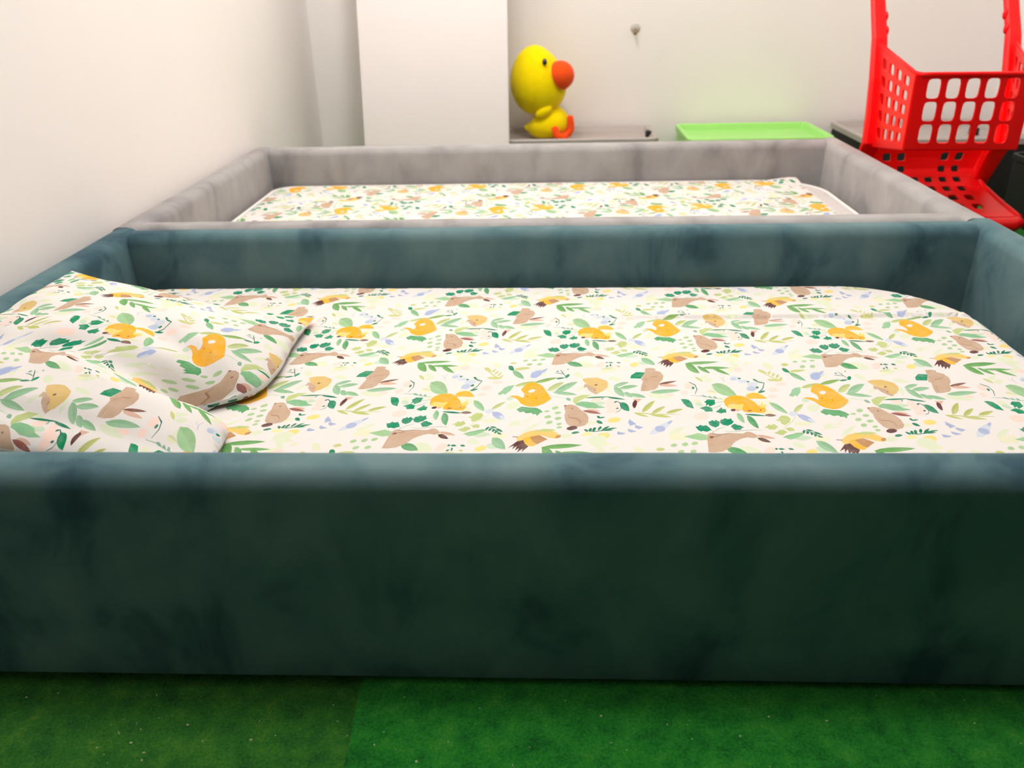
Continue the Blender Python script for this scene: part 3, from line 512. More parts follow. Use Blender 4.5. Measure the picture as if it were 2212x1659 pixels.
('PK',"120 137.4 118.2 141.4 114.6 142.3 110.1 139.6 106.6 135.2 104.7 129.1 104.7 124.4 107.6 122.7 111.3 122.3 115.7 126.4 118.7 132"),
('PK',"107.3 23.1 105.2 25.7 100.7 25.8 96.5 24.8 92.6 20.8 90.7 16.6 91.6 13.1 95.3 11.6 99.5 11.6 104.1 15.1 106.7 18.7"),
('PK',"122.6 19.7 121.4 22.5 118.7 23.4 115.9 22.2 112.5 17.7 110.7 12.7 110.2 8.2 112 6.3 115.1 6.5 118.5 10.3 121.2 15"),
('PK',"128.6 -0.2 127.6 4.6 123.7 4.9 119.2 3.2 115 -3.6 111.4 -11.3 110.8 -17.7 113.5 -20.3 117.9 -18.7 122.6 -14.6 127 -7.6"),
('PK',"126.4 11 125.4 14.9 122.5 15.9 118 12.4 114.2 8.2 111.7 2 111.5 -2.9 113.6 -6.1 118 -4.1 121.4 -1 124.8 4.9"),
('PK',"-169.8 75.1 -171.6 78.8 -175.5 79.7 -179.5 77.3 -182 72.4 -182.5 66.4 -181.9 61.3 -178.7 59.1 -174.6 59.7 -171 64.2 -169.8 69.5"),
('PK',"-179.2 51.8 -181.4 55.3 -184.5 55.2 -187.5 53.3 -189.5 49.8 -190.6 45.6 -189.1 41.5 -186.8 39.6 -183.5 41.1 -180.5 43.6 -179.6 47.6"),
('PK',"-200.4 44.4 -203.2 46.7 -207.2 46.6 -210.8 45.8 -213.2 43.2 -214 40.5 -211.7 38.5 -208.3 37.5 -204.6 37.3 -201.7 39.3 -199.5 41.9"),
('PK',"-163.4 -15.6 -167.4 -10.7 -173 -10.3 -178.1 -13.1 -183.1 -18.2 -183.1 -23.8 -181.2 -29.2 -176.6 -31.5 -170.5 -30.2 -165.4 -26.5 -163 -21.1"),
('SGP',"169.6 140.4 169.9 134.4 171.6 131.2 173.9 129.5 176.9 129 180.3 129.6 184.4 131.4 183.6 136.2 182.2 139.8 180.2 142.3 177.6 143.6 174.3 143.4"),
('PBL',"-99.3 97.5 -101.4 100.3 -104.8 101.5 -108.7 99.7 -112 96.1 -112.7 92.1 -110.8 88.8 -107.9 86.7 -103.7 87.7 -100.8 89.9 -98.5 93.8"),
('PBL',"-87.8 87.2 -91.3 89.5 -95.6 89.4 -100.4 88.5 -103.6 86 -103.1 83 -101.9 80.5 -98 78.7 -93.3 79.1 -89.4 81.7 -87.4 84.4"),
('PBL',"-75.2 78.7 -78.1 81.1 -83 81.9 -88.1 80.4 -91.3 77 -92.2 73.3 -89.9 69.6 -86 68 -81 68.5 -77.2 71.2 -75.3 75"),
('LB',"-81.8 65.3 -83.9 68.4 -87.8 69.7 -91.6 67.8 -94.7 63.4 -95.8 58.5 -94.4 54.6 -91.4 53.1 -87.4 53 -83.6 56.1 -81.8 61"),
('LB',"-103.5 94.7 -104.8 96.5 -107.2 96.6 -109.7 95.4 -111.5 93.2 -112 90.4 -111.2 87.9 -109.2 87.1 -106.9 87.1 -104.5 88.9 -103.4 91.8"),
('LV',"-119.2 101.9 -124.4 91.6 -121.9 80.9 -121.1 82.1 -122.7 92.2 -118.7 100.8"),
('LV',"-126.8 97.9 -126.6 89.5 -125.9 90.1 -126.1 98.6"),
('PBL',"-248.6 -69.9 -241.9 -69.3 -235.7 -65.3 -229.8 -59.6 -224 -52.3 -218.4 -43.6 -212.9 -33.1 -219.6 -35.2 -226 -38.9 -232.3 -43.9 -238.2 -50.3 -243.7 -58.5"),
('PBL',"28.3 111.2 24.3 115.1 18.4 115.7 12.6 114 7.3 109.4 5.4 104.5 8.1 99.8 12.9 97.8 19.1 98.2 25.5 102.1 28.6 106.7"),
('PBL',"-43.2 -10.1 -45.1 -7.5 -48.1 -6.8 -52.1 -8.3 -54.6 -12 -55.8 -16.4 -54.8 -20.2 -52 -21.1 -48.5 -21.2 -45.1 -18.3 -43.1 -14.3"),
('YEP',"88.3 -74.5 86.2 -72.5 82.3 -71.8 78 -73.4 74.6 -75.5 74 -78.5 74.8 -80.9 78.4 -81.7 82.7 -81.5 86.4 -79.7 89 -77"),
('YE',"111.1 -77.2 108.8 -73.3 104 -73.6 98.7 -74.8 94.1 -79.8 92.7 -85.3 92.9 -89.7 96.6 -91.6 101.5 -91.1 106.8 -87.9 110.6 -82.5"),
('YE',"128.5 -34.8 125.5 -32.1 121.4 -31.4 116.2 -33.2 112.4 -36.6 110.7 -40.9 111.7 -44.5 115.3 -45.8 120.3 -45.2 125.3 -42.8 128.3 -38.7"),
('YE',"169.8 134 168.2 136.6 164.8 137.8 160.5 135.4 156.4 132.1 155.5 128 155.9 124.7 158.8 122.8 163.1 123.2 166.7 126.2 169.9 130"),
('G1',"-171.4 141.2 -163.1 138.2 -154.5 137.7 -145.6 138.6 -136.6 140.5 -127.4 143.4 -118 147.5 -126.4 149.5 -135.1 150.3 -143.9 150.2 -152.9 148.9 -162 146.3"),
('G1+',"-162.6 142.2 -153.7 143.3 -144.8 144.3 -135.8 145.4 -126.9 146.5 -118 147.5 -126.5 149.4 -135.1 150.1 -143.9 149.9 -152.9 148.7 -162 146.2 -171.4 141.2"),
('G1',"-170.3 141.2 -169.9 129.8 -168 122.4 -165.2 117 -161.9 113.2 -157.9 110.8 -153.3 110.2 -154.2 119.7 -155.9 127.5 -158.1 134.1 -161.1 139.1 -164.9 142.1"),
('G1+',"-167.4 135.9 -164.5 130.7 -161.7 125.5 -158.9 120.3 -156.1 115.2 -153.3 110.2 -154.3 119.5 -156 127.3 -158.3 133.8 -161.2 138.8 -165 141.8 -170.3 141.2"),
('G1',"-153.6 133.2 -152.3 125.7 -150.1 120.5 -147.5 116.5 -144.5 113.5 -141.2 111.3 -137.6 110 -139.2 116.4 -141.2 121.9 -143.6 126.6 -146.4 130.3 -149.6 132.9"),
('G1+',"-150.9 129.3 -148.2 125.4 -145.5 121.5 -142.9 117.7 -140.2 113.8 -137.6 110 -139.2 116.3 -141.3 121.7 -143.7 126.4 -146.4 130.1 -149.6 132.7 -153.6 133.2"),
('G1',"-148.8 128.3 -142 125.4 -135 124.4 -127.8 124.2 -120.5 124.7 -113 125.9 -105.4 127.9 -112.2 130 -119.2 131.3 -126.3 132 -133.6 131.9 -141.1 131"),
('G1',"-132.8 128.6 -130 121.2 -126.5 116 -122.7 111.8 -118.6 108.6 -114.3 106.1 -109.6 104.5 -112.6 110.8 -115.9 116.3 -119.5 121.1 -123.4 124.9 -127.8 127.8"),
('G1+',"-128.9 124.5 -125 120.4 -121.1 116.4 -117.3 112.4 -113.4 108.4 -109.6 104.5 -112.6 110.7 -115.9 116.1 -119.6 120.9 -123.5 124.8 -127.8 127.7 -132.8 128.6"),
('YG',"-162.6 98.5 -161.8 93.6 -160.4 90.2 -158.8 87.5 -156.9 85.3 -154.8 83.7 -152.5 82.7 -153.5 86.9 -154.8 90.5 -156.3 93.6 -158 96.2 -160 98"),
('DG',"-96.3 94.8 -97.3 95.5 -98.5 95.8 -99.8 95.2 -100.8 94.1 -101.2 92.7 -100.6 91.5 -99.5 90.7 -98.2 91 -96.9 92.1 -96.5 93.4"),
('DG',"-86.3 84 -86.9 84.9 -88.1 85 -89.2 84.5 -90.1 83.5 -90.5 82.4 -89.9 81.3 -89 80.9 -87.8 81 -86.8 81.7 -86 82.9"),
('DG',"-78.3 85.5 -72.6 79.4 -67.2 77.9 -72.7 61.8 -81.3 49.8 -81.1 48.4 -71.8 60 -65.4 79.5 -71.4 83 -77.7 87.3"),
('DG',"-79.9 92 -79.5 88.8 -78.7 86.6 -77.7 85 -76.4 83.9 -75 83.1 -73.4 82.8 -73.9 85.6 -74.7 87.9 -75.6 89.8 -76.7 91.3 -78.1 92.2"),
('DG',"-76.9 66.6 -77.7 67.6 -78.9 68.1 -80.2 67.3 -81.3 65.6 -81.9 63.6 -81.7 61.6 -80.6 61 -79.3 61.2 -77.9 62.6 -77.1 64.5"),
('DG',"-82.2 48.7 -80.5 47.2 -78.6 47.1 -76.7 47.8 -74.6 49.1 -72.4 50.9 -70.1 53.4 -71.9 54.3 -73.7 54.5 -75.7 54.3 -77.7 53.4 -79.9 51.8"),
('OL',"-65.6 120.7 -56 103.8 -48.1 91 -37.6 87.5 -37.1 88.9 -47 93.8 -54.8 106.5 -65 122.1"),
('OL',"-65.7 121.9 -64.8 116.8 -63.1 113.6 -61.1 111.4 -58.9 110 -56.3 109.3 -53.4 109.4 -54.6 113.7 -56.1 117.1 -57.9 119.9 -60 121.8 -62.5 122.8"),
('OL',"-53.3 106.2 -51.4 107.1 -50.2 108.8 -49.2 110.9 -48.5 113.3 -48 116 -47.8 119.1 -49.4 117.8 -50.8 116.2 -51.9 114.3 -52.8 112.1 -53.3 109.5"),
('OL',"-49.4 99.8 -47.5 100.5 -46.2 102.1 -45 104.2 -44.1 106.7 -43.4 109.6 -42.9 113 -44.6 111.9 -46 110.4 -47.3 108.5 -48.3 106.3 -49.1 103.5"),
('OL',"-45.2 94.5 -43.3 95 -41.8 96.6 -40.5 98.8 -39.4 101.5 -38.5 104.6 -37.7 108.2 -39.4 107.2 -41 105.7 -42.4 103.8 -43.6 101.5 -44.6 98.5"),
('OL',"-41.1 89.2 -39.8 88.5 -38.7 89.1 -37.7 90.3 -36.9 92.2 -36.1 94.6 -35.4 97.6 -36.6 97.8 -37.8 97.4 -38.8 96.5 -39.7 95 -40.6 92.8"),
('OL',"-60.1 89.4 -57.1 85.8 -53.7 84.1 -49.9 83.5 -46 83.6 -41.8 84.4 -37.4 86.1 -40.6 88.9 -44 90.8 -47.6 92 -51.4 92.4 -55.5 91.9"),
('DG2',"-28.8 126.6 -28.9 121 -28.1 117.5 -26.7 115.1 -24.9 113.7 -22.8 113.1 -20.2 113.5 -20.5 118.2 -21.2 121.9 -22.2 124.9 -23.8 126.9 -25.8 127.8"),
('DG2+',"-27.4 124.4 -25.9 122.2 -24.5 120 -23.1 117.8 -21.6 115.6 -20.2 113.5 -20.5 118.1 -21.3 121.7 -22.3 124.7 -23.8 126.7 -25.8 127.7 -28.8 126.6"),
('MG',"-22.5 113.5 -21.4 104.3 -19 97.9 -16 93 -12.5 89.2 -8.6 86.4 -4.1 84.9 -5.6 92.6 -7.7 99.3 -10.3 105.1 -13.5 109.7 -17.4 112.9"),
('MG+',"-19.4 108.6 -16.3 103.8 -13.2 99 -10.1 94.3 -7.1 89.5 -4.1 84.9 -5.6 92.5 -7.8 99.1 -10.4 104.8 -13.6 109.5 -17.5 112.8 -22.5 113.5"),
('YG',"-20.7 116.7 -17.1 114.4 -13.1 114 -8.8 114.5 -4.3 115.9 0.4 117.9 5.3 120.8 1.5 122.4 -2.5 123.1 -6.7 123.1 -11.1 122.2 -15.7 120.4"),
('LG',"0.4 150.1 -0.7 151.8 -2.9 152.2 -5.3 150.8 -7.2 149 -7.8 146.3 -7 144.3 -5.3 143.4 -3 143.4 -1 145.2 0.8 147.6"),
('LG',"14.6 152.1 13.6 154.1 11.4 154.6 9 153 6.7 151 6.4 148.6 7.1 146.4 8.8 145.2 11.1 145.4 13.6 147.1 14.6 149.7"),
('LG',"27.3 154.7 26.2 156.6 23.9 156.7 21.5 155.8 19.9 153.7 18.7 151.1 19.6 148.9 21.3 147.9 23.6 148.3 26.2 149.9 27.6 152.3"),
('LG',"7.3 133.9 6.2 135.7 3.9 136.1 1.3 135 -0.7 132.6 -1 130.1 -0.6 127.9 1.4 127.3 3.6 127.2 5.8 128.9 7.2 131.4"),
('LG',"22.4 134.5 21.2 136.4 19 136.7 16.6 135.7 14.7 133.4 14.3 131 14.8 129 16.5 128 18.8 128.2 21.2 129.8 22.4 132.1"),
('YG',"-27.3 137.7 -26.3 134.5 -24.7 133.2 -22.8 132.9 -20.7 133.5 -18.4 134.7 -15.8 136.9 -17.1 139.3 -18.7 140.9 -20.4 141.7 -22.4 141.7 -24.6 140.7"),
('BL',"21.5 107.3 20.4 112.9 16.2 113 11.7 109.8 7 104.3 5 96.8 5.3 90.1 8.8 88 13.1 87.9 17.8 93.3 21.5 100.3"),
('BL',"17.2 103.5 19.5 103.4 21.9 104.9 24.2 107.3 26.6 110.5 29 114.3 31.4 118.9 29 118.3 26.7 117 24.3 115 21.9 112.3 19.6 108.8"),
('LG2',"-142.5 74.4 -141.5 57.8 -138.1 48 -133.4 41.6 -127.7 38.1 -121.1 36.9 -113.3 38.6 -115 52 -117.9 62.7 -121.8 71.2 -126.9 76.8 -133.4 79"),
('LG2+',"-137.5 68.3 -132.6 62.2 -127.7 56.2 -122.9 50.3 -118.1 44.4 -113.3 38.6 -115.1 51.7 -118.1 62.2 -122.1 70.6 -127.2 76.2 -133.6 78.5 -142.5 74.4"),
('DGk',"-174.2 81.2 -167 71.4 -166.3 59.4 -171.4 43.9 -170.9 43.4 -165.1 59.4 -165.8 73.6 -173.7 82.5"),
('DG',"-168.6 65.7 -169.1 67.1 -170.2 67.3 -171.3 66.7 -172.2 64.6 -172.5 62.4 -172.4 60.4 -171.5 59.2 -170.4 59.7 -169.3 61.2 -168.7 63.4"),
('SG2',"-178 39.4 -162.6 37.1 -149.7 31.3 -136.2 28.7 -136 29.5 -149.3 32.8 -162.3 38.6 -177.8 40.2"),
('SG2',"-163 39.8 -162.1 37.2 -160.9 35.6 -159.6 34.7 -158.1 34.1 -156.5 34 -154.7 34.3 -155.7 36.5 -156.9 38.1 -158.2 39.4 -159.6 40.3 -161.1 40.5"),
('SG2',"-146.9 36.8 -146.9 33.9 -146.5 32 -145.8 30.8 -144.9 30 -143.8 29.6 -142.5 29.7 -142.7 32.1 -143.1 34.1 -143.6 35.7 -144.4 36.8 -145.4 37.3"),
('SG2',"-153.7 37.8 -153.4 35.5 -152.7 34 -151.9 33 -150.9 32.3 -149.8 32 -148.6 32 -149.1 34 -149.7 35.5 -150.4 36.8 -151.3 37.7 -152.3 38.2"),
('DG2',"-160.2 16 -162.3 8.6 -157.8 12.3 -157.6 6.2 -148.6 13.2 -146.6 26.7 -156.3 27.8 -162.5 19.8"),
('DG2',"-166.8 -2.3 -165.2 -7.7 -155.3 -6.9 -154.8 3.1 -161.6 8.1 -171.8 2.2"),
('DG2',"-145.1 -13 -141.3 -10.5 -137.8 -10.9 -136.8 -0.6 -140.6 -0.6 -142.1 4.9 -145.3 -0.6 -151.8 -8.3"),
('SG2',"-157.1 -1 -143.6 6.8 -135.7 21.4 -148 17 -148.1 16.1 -136.4 19.8 -143.8 8.4 -157.1 -0.1"),
('OR',"-135 9.4 -133.3 3.9 -129.8 13.1 -124.7 13.1 -117.4 11.2 -115.2 -0.7 -113.9 -8.4 -108.5 -10.6 -100.8 -9.7 -92.9 -11.9 -86.4 -11 -82.8 -3.5 -82.9 3.8 -86.1 6.5 -91.4 9.3 -92.8 17.6 -97.6 27 -102.1 34.1 -108.1 38.7 -116.6 39.5 -125.1 36.7 -131.6 30 -135.4 21.5"),
('OR2',"-98.9 28.9 -90.9 29.9 -80.8 28.7 -73.5 29.8 -77.4 39.4 -82.7 46.6 -89.6 47.2 -97.2 44.3 -102 36.6"),
('YB2',"-133.7 3 -128.1 0.3 -121.1 -2.5 -116.5 -5.5 -113.4 2 -109.6 14.5 -121.7 10.9 -130 14"),
('YB2',"-88.6 2.9 -81.2 3.8 -79.6 13.9 -83.9 10.2 -82.1 21.3 -87.5 11.1 -92.6 11.1"),
('BRD',"-123.6 -1.4 -125 0.1 -127 0 -129 -0.6 -130.5 -2.3 -130.8 -4.4 -130 -6.3 -128.4 -6.7 -126.3 -6.7 -124.8 -5.4 -123.4 -3.4"),
('BR',"-89.4 -3 -89.8 -2.2 -90.4 -2.1 -91.1 -2.7 -91.6 -3.3 -91.8 -4.2 -91.7 -5.1 -91.1 -5.4 -90.5 -5.3 -89.9 -4.7 -89.4 -3.8"),
('TA2',"-118.2 -2.3 -119.3 -1.3 -121.3 -1.4 -123.3 -1.8 -124.4 -3 -124.6 -4.4 -124.1 -5.7 -122.3 -6.1 -120.5 -6 -118.7 -5.1 -118.1 -3.7"),
('BR',"-102.4 -4.4 -104.1 -4 -105.9 -3.8 -107.6 -4.2 -108.8 -4.8 -108.9 -5.6 -108.3 -6.3 -106.5 -6.7 -104.6 -6.4 -102.9 -5.9 -102.3 -5.2"),
('DG',"-115.4 -15 -110.9 -17.7 -106.1 -19.3 -101.2 -20.3 -96.2 -20.7 -91.1 -20.8 -85.8 -20.3 -90.3 -18.1 -95 -16.4 -99.8 -15.1 -104.8 -14.3 -109.9 -14.1"),
('BR2',"-88.5 -17.7 -86.6 -20.6 -84.3 -21.9 -81.8 -22.2 -79 -21.9 -76.1 -20.9 -73 -19.1 -75.1 -16.9 -77.3 -15.4 -79.7 -14.6 -82.3 -14.5 -85.2 -15.3"),
('MG2',"-123.8 -11.4 -125.7 -19.2 -126 -25.1 -125.5 -30.1 -124.3 -34.1 -122.5 -37.5 -120 -40.1 -118.8 -33.3 -118.2 -27.2 -118.3 -21.8 -119 -17.1 -120.6 -13.3"),
('MG2+',"-123.2 -16.3 -122.5 -21.1 -121.9 -25.9 -121.3 -30.7 -120.6 -35.4 -120 -40.1 -118.8 -33.4 -118.4 -27.4 -118.4 -22 -119.2 -17.3 -120.7 -13.5 -123.8 -11.4"),
('G2',"-112.4 -18.5 -113.9 -28.6 -113.7 -36.2 -112.5 -42.5 -110.6 -47.7 -108.1 -52 -104.7 -55.2 -103.9 -46.5 -103.8 -38.7 -104.4 -31.7 -105.8 -25.7 -108.2 -20.9"),
('G2+',"-111.1 -24.8 -109.8 -31 -108.5 -37.1 -107.2 -43.2 -106 -49.2 -104.7 -55.2 -103.9 -46.6 -103.9 -38.9 -104.6 -32 -106 -25.9 -108.3 -21.1 -112.4 -18.5"),
('DGs',"-183.8 -58.4 -180.5 -63 -178.6 -60.9 -173.3 -63.4 -166.4 -58.5 -168 -51.8 -170.9 -45.1 -176.1 -46.8 -178.5 -43.8 -182.1 -48.5 -185.9 -49"),
('DGs',"-166.9 -43.4 -164.2 -48.5 -159.8 -51.5 -154.5 -46.8 -151.2 -34.9 -154.4 -33.2 -155.4 -29.8 -159.1 -34.1 -160.1 -30.6 -163.6 -34.1 -166.2 -34.9"),
('DGs',"-151.6 -39.2 -148.8 -45.1 -143.5 -47.2 -136.7 -41.8 -132.6 -34.6 -134.8 -32.4 -134.8 -26.3 -139.9 -28.9 -142.6 -25.8 -146.6 -29.4 -149.8 -30.6"),
('DGs',"-136.3 -59.3 -128.8 -58.5 -126.7 -54.3 -122.9 -51.5 -127.4 -46 -130.1 -45.2 -132.6 -41.8 -136.3 -43.5 -139.9 -49.3"),
('SG2',"-167.9 -54.6 -164.8 -64.9 -156.4 -55.8 -147.4 -50.5 -147.4 -49.8 -156.5 -54.5 -164.5 -63.5 -167.5 -54.1"),
('SG2',"-150.4 -61.2 -139.6 -64 -124.5 -60.7 -112.1 -59.1 -101.9 -60.4 -101.8 -59.8 -111.8 -57.9 -124.3 -59.5 -139.4 -62.8 -150.2 -60.6"),
('LG2',"-194.1 -81.9 -185.2 -85.5 -176.6 -84.2 -174.8 -71.8 -185.1 -66.3 -195.6 -71.5 -205.2 -75.5"),
('TA',"-177.5 -92.1 -180.5 -114.9 -173.3 -115.7 -162.9 -113.4 -151.8 -104.4 -144.6 -92 -138.7 -86.1 -132.1 -81.1 -124.3 -78.2 -117 -80.7 -110.5 -76.6 -112.9 -69.9 -116.9 -64.7 -122.3 -63.4 -127.7 -67.9 -134.1 -67.9 -144.9 -66.3 -154.3 -69.1 -164.5 -69.9 -166.1 -65.5 -170.6 -66.3 -174.7 -72.3"),
('TA2',"-112.5 -73.1 -109.4 -77.1 -105.9 -79.6 -102 -81.3 -98 -82.2 -93.8 -82.6 -89.4 -82.3 -92.6 -78.9 -96 -76.3 -99.7 -74.2 -103.6 -72.7 -107.8 -72.1"),
('TA2+',"-108.6 -74.6 -104.7 -76.2 -100.9 -77.7 -97 -79.3 -93.2 -80.8 -89.4 -82.3 -92.6 -79 -96.1 -76.4 -99.7 -74.3 -103.6 -72.9 -107.8 -72.2 -112.5 -73.1"),
('BRD',"-112.8 -79.8 -111.5 -84.6 -109.4 -87.6 -107 -89.7 -104.2 -90.9 -101.2 -91.5 -97.9 -91.2 -99.5 -87.2 -101.4 -84 -103.6 -81.4 -106.2 -79.6 -109.2 -78.8"),
('BR',"-167.2 -75.8 -168.5 -74.6 -170 -74.7 -171.6 -75.3 -172.5 -76.6 -173 -78.3 -172.5 -79.7 -170.9 -80 -169.5 -80.2 -167.8 -78.9 -167 -77.4"),
('BR',"-167.7 -76.8 -157.7 -74.4 -157.6 -73.4 -167.6 -75.8"),
('BR',"-165.5 -63.4 -166.6 -68.9 -158.7 -71.4 -145.1 -67.3 -145 -66.6 -158.5 -70 -166.1 -67.6 -165.1 -63.4"),
('OLG',"-72.4 -35.9 -72.8 -41 -69.3 -46.1 -60.8 -38.5 -56.8 -28.2 -59.3 -20.4 -66.8 -19.1 -71.1 -24.7 -73.7 -29.9 -78.1 -32"),
('OLG',"-92.4 -54.4 -92.5 -58.2 -84.4 -57.7 -78.9 -50.2 -82.2 -42.7 -87.5 -46 -89.8 -43.5 -92 -47.7 -97.2 -52.4"),
('OLG',"-83 -71.2 -77.9 -73.1 -75.3 -69.1 -70.6 -65 -73.5 -59.3 -79.8 -58.5 -82.4 -62.6 -88.4 -66.6"),
('OLG',"-67.9 -62.1 -60.1 -61.4 -60.3 -53.2 -65.2 -51.9 -71.4 -55.5"),
('OLG',"-49.3 -22.8 -57.2 -36.2 -66.3 -46.3 -76.4 -59 -76.3 -59.6 -66.2 -47.5 -56.9 -37.4 -49.1 -23.3"),
('MG2',"-73.8 18.5 -73.1 8.5 -71 1.4 -68.2 -4.2 -64.8 -8.6 -60.9 -12.1 -56.4 -14.2 -57.5 -5.7 -59.3 1.6 -61.7 8.1 -64.7 13.4 -68.5 17.3"),
('MG2+',"-70.8 12.9 -67.9 7.4 -65 1.9 -62.1 -3.5 -59.2 -8.9 -56.4 -14.2 -57.6 -5.9 -59.4 1.4 -61.8 7.9 -64.8 13.2 -68.6 17.2 -73.8 18.5"),
('OLG',"-47.5 -8.9 -43.9 -8.8 -40.6 -6.5 -37.4 -2.9 -34.3 1.7 -31.3 7.1 -28.3 13.7 -31.8 12.6 -35.2 10.5 -38.5 7.5 -41.7 3.5 -44.7 -1.6"),
('OLG+',"-44.3 -5.2 -41.2 -1.5 -38 2.3 -34.8 6.1 -31.5 9.9 -28.3 13.7 -31.8 12.5 -35.2 10.3 -38.5 7.3 -41.7 3.3 -44.7 -1.7 -47.5 -8.9"),
('BL',"-45.5 -16.9 -44.6 -25.3 -42.4 -30.8 -39.4 -34.6 -35.8 -37.2 -31.8 -38.7 -27.1 -38.9 -28.4 -31.8 -30.4 -26 -32.9 -21.3 -36.1 -17.8 -40.1 -15.9"),
('PBL',"-35 -28.3 -34.7 -32.3 -33.8 -34.9 -32.5 -36.9 -30.9 -38.2 -29 -39.1 -26.8 -39.4 -27.4 -35.9 -28.2 -33.1 -29.3 -30.8 -30.8 -29 -32.5 -28"),
('MG2',"-80.7 -79.1 -76.7 -80.1 -72.5 -79.4 -68.1 -77.8 -63.6 -75.5 -58.9 -72.5 -54.1 -68.7 -58.3 -68.5 -62.5 -69 -66.8 -70.1 -71.3 -72 -75.9 -74.7"),
('MG2+',"-76.3 -77.4 -71.9 -75.7 -67.5 -74 -63 -72.2 -58.6 -70.5 -54.1 -68.7 -58.3 -68.5 -62.5 -69.1 -66.9 -70.2 -71.3 -72.1 -75.9 -74.8 -80.7 -79.1"),
('DG',"-48.8 -59.5 -40.1 -67.6 -29.8 -78.6 -29.4 -77.7 -39.2 -65.7 -48.4 -58.5"),
('DG',"-47.1 -61.2 -47.6 -59.6 -48.7 -59.8 -50 -60.5 -51 -62.4 -51.7 -64.5 -51.6 -66.5 -50.9 -67.5 -49.5 -66.8 -48.4 -65.4 -47.6 -63.4"),
('DG',"-43.2 -63.8 -43.5 -62.2 -44.5 -61.9 -45.9 -63.3 -47 -64.8 -47.8 -67.2 -47.5 -69 -46.8 -69.8 -45.6 -69.6 -44.3 -68.1 -43.5 -66"),
('DG',"-38.6 -66.4 -39 -65.2 -40 -64.5 -41.2 -65.7 -42.4 -67.4 -42.9 -69.6 -42.9 -71.5 -42.3 -72.5 -41.1 -72.3 -39.9 -70.8 -38.9 -68.6"),
('DG',"-35.1 -70.3 -35.5 -68.9 -36.5 -68.4 -37.8 -69.4 -39 -71.4 -39.5 -73.5 -39.5 -75.2 -38.8 -76.3 -37.6 -75.8 -36.3 -74.5 -35.4 -72.4"),
('DG',"-45.6 -58.2 -44.6 -60.3 -43.2 -61.5 -41.7 -62.2 -40.1 -62.5 -38.3 -62.5 -36.3 -62.1 -37.5 -60.4 -38.7 -59.1 -40.2 -58.1 -41.7 -57.5 -43.5 -57.4"),
('DG',"-37.9 -63.4 -37 -66.5 -35.7 -68.6 -34.1 -70.1 -32.3 -71.2 -30.4 -72 -28.2 -72.3 -29.3 -69.6 -30.5 -67.4 -32 -65.6 -33.6 -64.2 -35.5 -63.3"),
('DG',"-35.7 -74.7 -35.2 -76.7 -34.4 -77.9 -33.4 -78.6 -32.2 -79 -30.9 -79 -29.4 -78.6 -30 -77 -30.8 -75.7 -31.7 -74.7 -32.7 -74.1 -34 -74"),
('SG',"-37.4 34.4 -33.1 39.2 -30.4 36.3 -22.6 48.8 -17.9 65.6 -26.7 62.7 -32.7 56.7 -35.3 48.9 -41.5 38.8"),
('OLG',"-18.3 62.6 -13.8 60.9 -8.8 61.6 -3.5 63.7 2 67 7.7 71.1 13.6 76.5 8.9 77.3 3.9 76.8 -1.3 75.4 -6.7 72.9 -12.3 69"),
('OLG+',"-13 64.9 -7.7 67.2 -2.4 69.5 2.9 71.9 8.3 74.2 13.6 76.5 8.9 77.1 3.8 76.6 -1.3 75.2 -6.7 72.6 -12.3 68.8 -18.3 62.6"),
('G3',"11 73.5 15.9 71.9 21.4 72.8 27.1 75.1 33.2 78.6 39.4 83 46 88.7 40.8 89.2 35.3 88.6 29.7 87 23.8 84.3 17.6 80.2"),
('G3+',"16.7 76 22.6 78.5 28.4 81 34.2 83.6 40.1 86.1 46 88.7 40.8 89.1 35.3 88.4 29.6 86.8 23.7 84 17.6 80 11 73.5"),
('SGP',"-16.9 28.7 -18.5 31.1 -21.3 31.7 -24.4 30.7 -26.7 26.8 -27.9 22.8 -27 19.6 -25 18.1 -22.2 18.1 -18.9 21.2 -17.4 24.8"),
('OR',"-5.4 44.8 -2.8 39 -2.9 29.5 -5 25.3 -10.2 31.4 -18.2 33.7 -23.8 30.5 -18.9 28 -14.2 23.5 -10.7 18.3 -7.5 9 -1.2 1.7 6.9 -2.3 12 -1.4 17.9 1.3 26.3 8.9 33.5 18.1 35.8 24.6 29.7 42.7 25.4 56.8 19.7 67.4 11.1 74.1 1.5 71.5 -3.8 62.5 -7.9 50.3"),
('WH',"12.6 50 11.1 52.3 8.5 52.4 5.7 51.1 3.6 48.6 2.5 45.5 3.5 42.9 5.2 41.4 7.8 41.9 10.2 44 12.3 47.1"),
('OLD',"3.2 31.4 2.9 32 2.3 32.1 1.5 31.8 1 30.9 0.7 29.9 0.8 29 1.3 28.8 2 28.8 2.7 29.5 3.1 30.4"),
('OLD',"15.7 25.6 15.3 26.2 14.7 26.3 13.9 25.9 13.3 25.2 13 24.2 13.2 23.4 13.7 23.1 14.4 23.2 15.1 23.8 15.5 24.7"),
('G2',"-7.4 -18.4 -2.6 -16.1 1 -21 8.7 -19.7 9.9 -24 14.2 -23.2 16.3 -28.3 20.2 -19.7 23.9 -17.9 20.8 -10.9 14.5 -4.6 6.3 -4.1 -5.4 -1 -12.7 -9.9"),
('YG2',"29.4 48.5 33.3 46.6 37.4 48.3 41.6 52.1 46 57.6 50.4 64.5 55 73.2 50.9 73.7 46.7 72.3 42.5 69.6 38.2 65.1 33.8 58.7"),
('YG2+',"33.6 52.6 37.8 56.7 42.1 60.8 46.3 64.9 50.6 69.1 55 73.2 50.9 73.5 46.7 72 42.5 69.2 38.2 64.8 33.8 58.4 29.4 48.5"),
